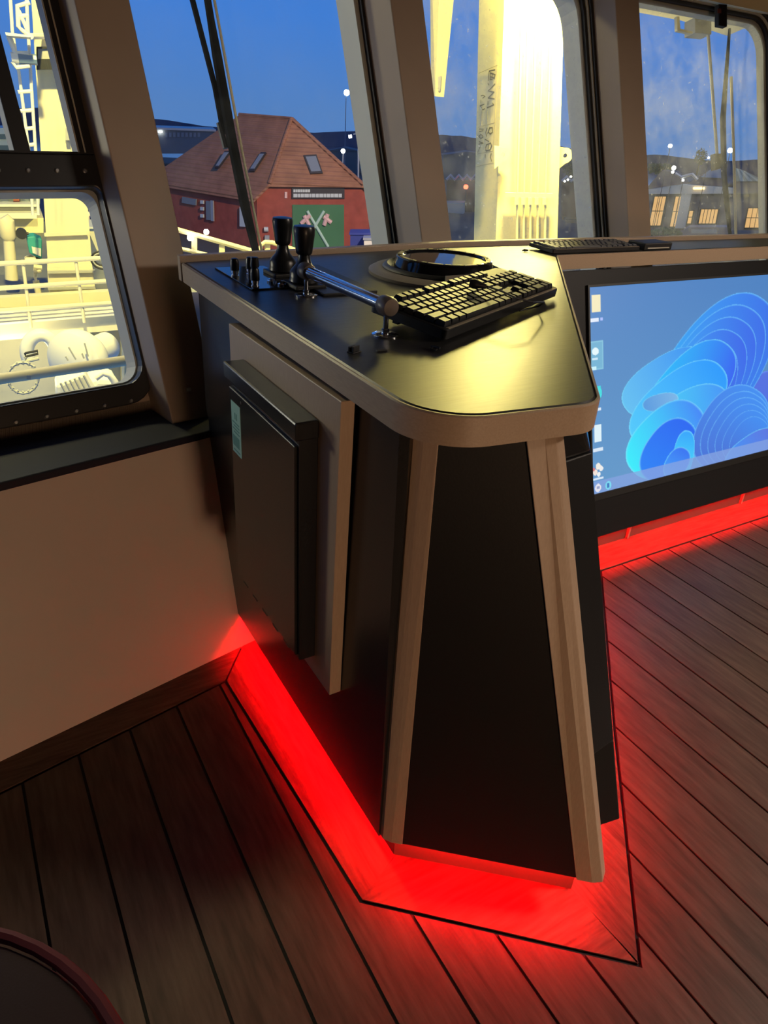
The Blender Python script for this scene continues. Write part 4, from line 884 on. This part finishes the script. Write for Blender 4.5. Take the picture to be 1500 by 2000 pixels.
# ---- ship's side rail seen below the shed
rl = Plane_(430, 480, 5.0)
t = thing('deck_rail', rl.P(430, 500), 'cream ship rail with flat posts below the red shed at the left', 'railing')
rl.bar(MB(), [(340, 447), (390, 461), (505, 494)], .016).build('top_rail', M_cream, t); rl.bar(MB(), [(345, 484), (390, 494), (440, 506)], .012).build('lower_rail', M_cream, t)
for xa in (374, 428): rl.rect(MB(), xa, 462 if xa < 400 else 474, xa+11, 530, .02, .0, 0).build('post', M_cream, t)
MB().ball(rl.P(372, 464, -.05), .022, 10).build('lamp', M_lampw, t); MB().ball(rl.P(403, 453, -.05), .018, 10).build('lamp', M_lampw, t)
t = thing('deck_rail', rl.P(540, 500), 'cream ship rail with curved end right of the wiper', 'railing')
rl.bar(MB(), [(508, 488), (511, 478), (518, 473), (532, 474), (600, 496)], .015).build('top_rail', M_cream, t); rl.rect(MB(), 517, 474, 528, 530, .02).build('post', M_cream, t)

# ---- foredeck and gear in the lower left window
lz = -.47
dk = MB(); dk.add([(-6, 6.35, lz), (1.25, 6.45, lz), (1.9, 12, lz), (-6, 12, lz)], [(0, 1, 2, 3)])
sz = float(PL(430, 530, *VP(430, 480, 5.0))[2]); dk.add([(.9, 4.2, sz), (2.7, 4.2, sz), (2.7, 5.3, sz), (.9, 5.3, sz)], [(0, 1, 2, 3)]); dk.build('deck', M_deck, kind='structure')
L0 = Plane_(120, 640, 6.4)
t = thing('deck_coaming', L0.P(120, 640), 'cream coaming along the deck edge under the railing', 'bulwark')
L0.poly(MB(), [(-260, 656), (330, 606), (330, 636), (-260, 688)], .25).build('coaming', M_cream, t); L0.poly(MB(), [(-260, 653), (330, 603), (330, 607), (-260, 657)], .35, -.06).build('cap', M_white, t)
L2 = Plane_(100, 720, 6.9)
t = thing('deck_bulkhead', L2.P(100, 800), 'cream steel bulkhead under the deck coaming', 'bulkhead')
L2.poly(MB(), [(-300, 600), (360, 560), (360, 900), (-300, 940)], .1).build('plating', M_cream, t)
for x in (172, 205, 238): L2.rect(MB(), x, 600, x+5, 820, .12, -.12).build('stiffener', M_cream, t)
L1 = Plane_(120, 560, 6.3)
t = thing('deck_rail', L1.P(120, 620), 'cream tubular railing of the foredeck across the left window', 'railing')
for y0, y1 in ((519, 505), (567, 549), (611, 592)): L1.bar(MB(), [(-120, y0+9), (0, y0-4), (330, y1-8)], .018, 0, 10).build('rail', M_cream, t)
for xt, xb_, yt, yb in ((44, 61, 508, 640), (147, 165, 502, 630), (-65, -50, 520, 650), (250, 270, 495, 620)): L1.bar(MB(), [(xt, yt), (xb_, yb)], .013, .01, 8).build('post', M_cream, t)
# left crane post with base
C1 = Plane_(120, 380, 7.3)
t = thing('crane_post', C1.P(120, 590), 'massive cream crane post on a stepped base in the left window', 'mast')
MB().loft([[C1.P(x, y) for x, y in ((30, -500), (104, -500))]+[C1.P(x, y, .6) for x, y in ((100, -500), (34, -500))], [C1.P(x, y) for x, y in ((94, 524), (180, 520))]+[C1.P(x, y, .6) for x, y in ((176, 520), (98, 524))]]).build('column', M_cream, t)
C1.poly(MB(), [(92, 522), (180, 518), (190, 590), (97, 594)], .7, -.06).build('base', M_cream, t)
for y in (530, 562, 577): C1.poly(MB(), [(93, y), (186, y-2), (187, y+2.5), (94, y+4.5)], .05, -.10).build('step_bar', M_steel, t)
C1.poly(MB(), [(86, 456), (170, 453), (171, 459), (87, 462)], .05, -.04).build('flange', M_cream, t)
C1.rect(MB(), 71, 92, 112, 136, .15, -.15).build('junction_box', M_steel, t)
for k_ in range(4): C1.rect(MB(), 72 if k_ in (0, 3) else (71 if k_ == 1 else 109), (91, 91, 91, 132)[k_], 112 if k_ in (0, 3) else (74 if k_ == 1 else 112), (95, 136, 136, 136)[k_], .03, -.17).build('box_edge', M_dark, t)
C1.rect(MB(), 74, 115, 110, 132, .02, -.17).build('box_panel', M_dark, t)
C1.rect(MB(), 128, 250, 136, 274, .08, -.08).build('side_plate', M_steel, t)
# ladder and fittings left of the post
C0 = Plane_(50, 200, 7.0)
t = thing('ladder', C0.P(50, 300), 'white steel ladder with hoops on the left side of the crane post', 'ladder')
C0.bar(MB(), [(18, -40), (24, 60), (38, 150), (57, 300), (64, 420)], .012).build('rail', M_white, t); C0.bar(MB(), [(50, -40), (55, 60), (60, 150), (70, 300), (75, 420)], .012).build('rail', M_white, t)
for y in (32, 180, 217, 252, 284): C0.bar(MB(), [(30+.08*y if y < 100 else 12+.13*y, y), (54+.05*y, y-2)], .014).build('rung', M_white, t)
C0.bar(MB(), [(58, 5), (34, 12), (36, 52), (44, 60), (58, 70)], .016).build('hoop', M_white, t); C0.bar(MB(), [(36, 20), (54, 60)], .014).build('hoop', M_white, t)
t = thing('light_bracket', C0.P(40, 110), 'white bracket with a tube light beside the crane post', 'lamp')
C0.poly(MB(), [(10, 63), (60, 69), (60, 73), (12, 69)], .25, -.32).build('platform', M_white, t); C0.bar(MB(), [(18, 72), (30, 104), (56, 106)], .022, -.12).build('brace', M_white, t)
C0.bar(MB(), [(22, 112), (36, 113)], .035, -.12).build('lamp_cap', M_white, t); C0.bar(MB(), [(36, 114), (72, 117)], .036, -.12).build('tube_light', mat('blue_grey_tube', (.16, .24, .34), .3), t); C0.bar(MB(), [(24, 120), (32, 132), (58, 128)], .016, -.12).build('brace', M_white, t)
MB().tube([C0.P(60, 71, -.2), C1.P(86, 71, -.03)], .02, 8).build('arm', M_white, t)
# far ships and deckhouse behind the railing
FS = Plane_(40, 400, 11)
t = thing('deckhouse', FS.P(40, 460), 'cream deckhouse with bright roof and windows at the far left', 'building')
FS.rect(MB(), -60, 426, 85, 476, 1.0).build('wall', M_cream, t); FS.rect(MB(), -60, 416, 72, 427, 1.2, -.2).build('roof', M_white, t); FS.rect(MB(), -60, 399, 76, 404, .3, -.1).build('beam', M_white, t); FS.rect(MB(), -60, 405, 76, 415, .3).build('fascia', M_steel, t)
FS.rect(MB(), -60, 362, 78, 398, .5, .3).build('upper_wall', mat('pale_blue_house', (.30, .36, .40), .6), t)
for x in (-20, 3, 43, 58): FS.rect(MB(), x, 367, x+14, 394, .05, .2).build('window', M_skyl, t)
FS.rect(MB(), 26, 366, 38, 395, .06, .15).build('door', mat('rust_red_door', (.32, .09, .05), .6), t)
for y in (378, 371): FS.bar(MB(), [(-60, y), (78, y)], .008, -.05).build('handrail', M_white, t)
FB = Plane_(60, 280, 26)
t = thing('moored_boat', FB.P(10, 300), 'pale boat superstructure far behind the window post at the left', 'boat'); FB.rect(MB(), -60, 250, 22, 330, 2).build('cabin', mat('boat_white', (.5, .58, .58), .5), t)
for y in (262, 284): FB.rect(MB(), -40, y, 18, y+9, .1, -.1).build('window', mat('boat_window', (.10, .16, .16), .2), t)
LG = Plane_(60, 500, 7.4)
t = thing('vent_pipe', LG.P(22, 546), 'tall cream gooseneck vent on the foredeck at the left edge', 'pipe'); LG.bar(MB(), [(6, 424), (12, 432), (16, 462), (17, 470)], [.05, .068, .068, .045], 0, 14).build('cowl', M_cream, t, smooth=True); LG.bar(MB(), [(17, 466), (23, 546)], [.045, .055], 0, 14).build('pipe', M_cream, t, smooth=True)
t = thing('hatch_cover', LG.P(65, 480), 'folded teal tarpaulin on a dark crate beside the crane post', 'tarpaulin'); LG.poly(MB(), [(51, 463), (66, 461), (82, 468), (82, 506), (66, 500), (57, 494)], .2).build('tarpaulin', M_teal, t, bevel=.01); LG.poly(MB(), [(62, 482), (80, 486), (80, 501), (64, 494)], .02, -.03).build('flap', M_white, t); LG.poly(MB(), [(66, 500), (82, 506), (80, 512), (70, 510)], .2, .05).build('crate', M_dark, t)
t = thing('light_fitting', LG.P(46, 456), 'round black lamp fitting on the deckhouse wall', 'lamp'); MB().lathe([(.045, -.03), (.045, .03)], LG.P(42, 456), LG.n, 16).build('body', M_dark, t); LG.bar(MB(), [(42, 456), (56, 456)], .012).build('bracket', M_dark, t)
t = thing('fender', LG.P(60, 508), 'small cream cushion fender on the foredeck', 'fender'); LG.rect(MB(), 48, 504, 71, 511, .12, -.25).build('body', M_cream, t, bevel=.015); LG.bar(MB(), [(50, 503), (60, 500), (70, 503)], .006, -.2).build('rope', M_dark, t)
t = thing('winch', LG.P(70, 540), 'small cream winch with handles under the railing', 'winch'); 
LG.bar(MB(), [(66, 521), (82, 523)], .022).build('drum', M_cream, t); LG.bar(MB(), [(66, 532), (80, 528)], .018).build('lever', M_cream, t); LG.bar(MB(), [(69, 515), (68, 542)], .014).build('stand', M_cream, t)
t = thing('bollard', LG.P(72, 580), 'short cream post standing on the grey deck', 'post'); LG.bar(MB(), [(70, 548), (77, 582)], .028).build('post', M_cream, t); LG.bar(MB(), [(68, 548), (73, 547)], .036).build('cap', M_cream, t)
t = thing('shore_rail', FS.P(175, 430), 'white rail with orange lamp right of the crane post', 'railing')
FS.bar(MB(), [(160, 416), (195, 420)], .03, .7).build('rail', M_white, t)
for x in (170, 184): FS.bar(MB(), [(x, 416), (x+3, 446)], .03, .7).build('post', M_white, t)
MB().ball(FS.P(185, 423, .6), .05, 10).build('lamp', M_lampy, t)
t = thing('deck_locker', FS.P(190, 490), 'plain cream locker right of the crane post', 'locker'); FS.poly(MB(), [(163, 446), (215, 446), (222, 500), (170, 500)], .6, -.2).build('body', M_cream, t); FS.poly(MB(), [(161, 443), (216, 443), (216, 447), (162, 447)], .7, -.25).build('lid', M_white, t)
t = thing('cable_coil', LG.P(198, 510), 'dark coil of cable hung right of the crane post', 'cable')
for k_ in range(3):
    m = MB(); m.tube([LG.P(200+ (22-3*k_)*math.cos(a), 508+(17-3*k_)*math.sin(a)+.3*(22-3*k_)*math.cos(a)*.3, -.35) for a in [2*math.pi*q/20 for q in range(21)]], .010, 6); m.build('loop', M_dark if k_ != 1 else M_steel, t)
# fat handrail, drum, ring and capstan below
L3 = Plane_(130, 720, 3.0)
t = thing('pipe_rail', L3.P(130, 730), 'fat cream pipe rail crossing the bottom of the left window', 'railing'); L3.bar(MB(), [(-200, 783), (0, 740), (262, 702), (400, 683)], .021, 0, 16).build('pipe', M_cream, t, smooth=True); L3.rect(MB(), 52, 733, 60, 741, .01, -.024).build('bracket', M_steel, t)
L4 = Plane_(150, 690, 5.2)
t = thing('mooring_drum', L4.P(160, 740), 'big white rounded drum behind the pipe rail in the left window', 'drum')
c = Vector(L4.P(165, 697, .1)); MB().lathe([(.02, -.17), (.14, -.165), (.20, -.13), (.212, -.08), (.20, -.02), (.15, .06), (.10, .10), (.10, .30)], c, Vector(np.cross(L4.n, [0, 0, 1])*.55+L4.n*.8), 36).build('drum', M_white, t, smooth=True)
L4.poly(MB(), [(112, 738), (175, 724), (235, 800), (118, 800)], .3, .05).build('foot', M_white, t)
for a, b in (((134, 678), (148, 702)), ((160, 690), (164, 700)), ((165, 670), (172, 696)), ((128, 696), (133, 704)), ((140, 742), (170, 782)), ((150, 738), (185, 775))): L4.bar(MB(), [a, b], .006, -.14, 6).build('rope_mark', M_steel, t)
t = thing('vent_bend', L4.P(80, 740), 'white curved vent bend glowing beside the white drum', 'pipe')
MB().tube([L4.P(80+28*math.cos(a), 686-32*math.sin(a), .42) for a in np.linspace(math.pi+.5, .1, 16)], .047, 14).build('bend', M_white, t, smooth=True)
t = thing('junction_clamp', L4.P(60, 700), 'dark open clamp in front of the glowing bend', 'clamp'); L4.bar(MB(), [(49, 690), (74, 685), (74, 691), (49, 697), (49, 690)], .008, -.05).build('loop', M_dark, t); L4.bar(MB(), [(50, 697), (50, 706), (76, 700)], .012, -.05).build('jaw', M_steel, t)
L5 = Plane_(110, 760, 4.2)
t = thing('capstan', L5.P(110, 800), 'grey ribbed capstan head below the pipe rail', 'capstan')
L5.poly(MB(), [(110, 752), (165, 728), (200, 790), (112, 800)], .2, .1).build('body', M_white, t, bevel=.02)
for k_ in range(6): L5.bar(MB(), [(118+9*k_, 748-3*k_), (140+9*k_, 790-3*k_)], .007, .07, 6).build('rib', M_steel, t)
t = thing('hose_bend', L5.P(215, 770), 'pale bent hose on a grey cover below the pipe rail', 'hose'); L5.poly(MB(), [(145, 776), (188, 740), (228, 742), (240, 800), (140, 810)], .25, .32).build('cover', M_white, t, bevel=.03); L5.bar(MB(), [(186, 738), (200, 728), (214, 732), (224, 746), (230, 766)], .022, .22, 12).build('hose', M_white, t, smooth=True)
t = thing('toothed_wheel', L5.P(45, 745), 'toothed wheel half hidden under the pipe rail at the left', 'wheel')
m = MB()
MB().tube([L5.P(45+30*math.cos(a), 738+30*math.sin(a)) for a in np.linspace(0, 2*math.pi, 33)], .007, 8).build('rim', M_steel, t)
for k_ in range(16):
    a = 2*math.pi*k_/16; L5.bar(MB(), [(45+26*math.cos(a), 738+26*math.sin(a)), (45+33*math.cos(a), 738+33*math.sin(a))], .007).build('tooth', M_steel, t)
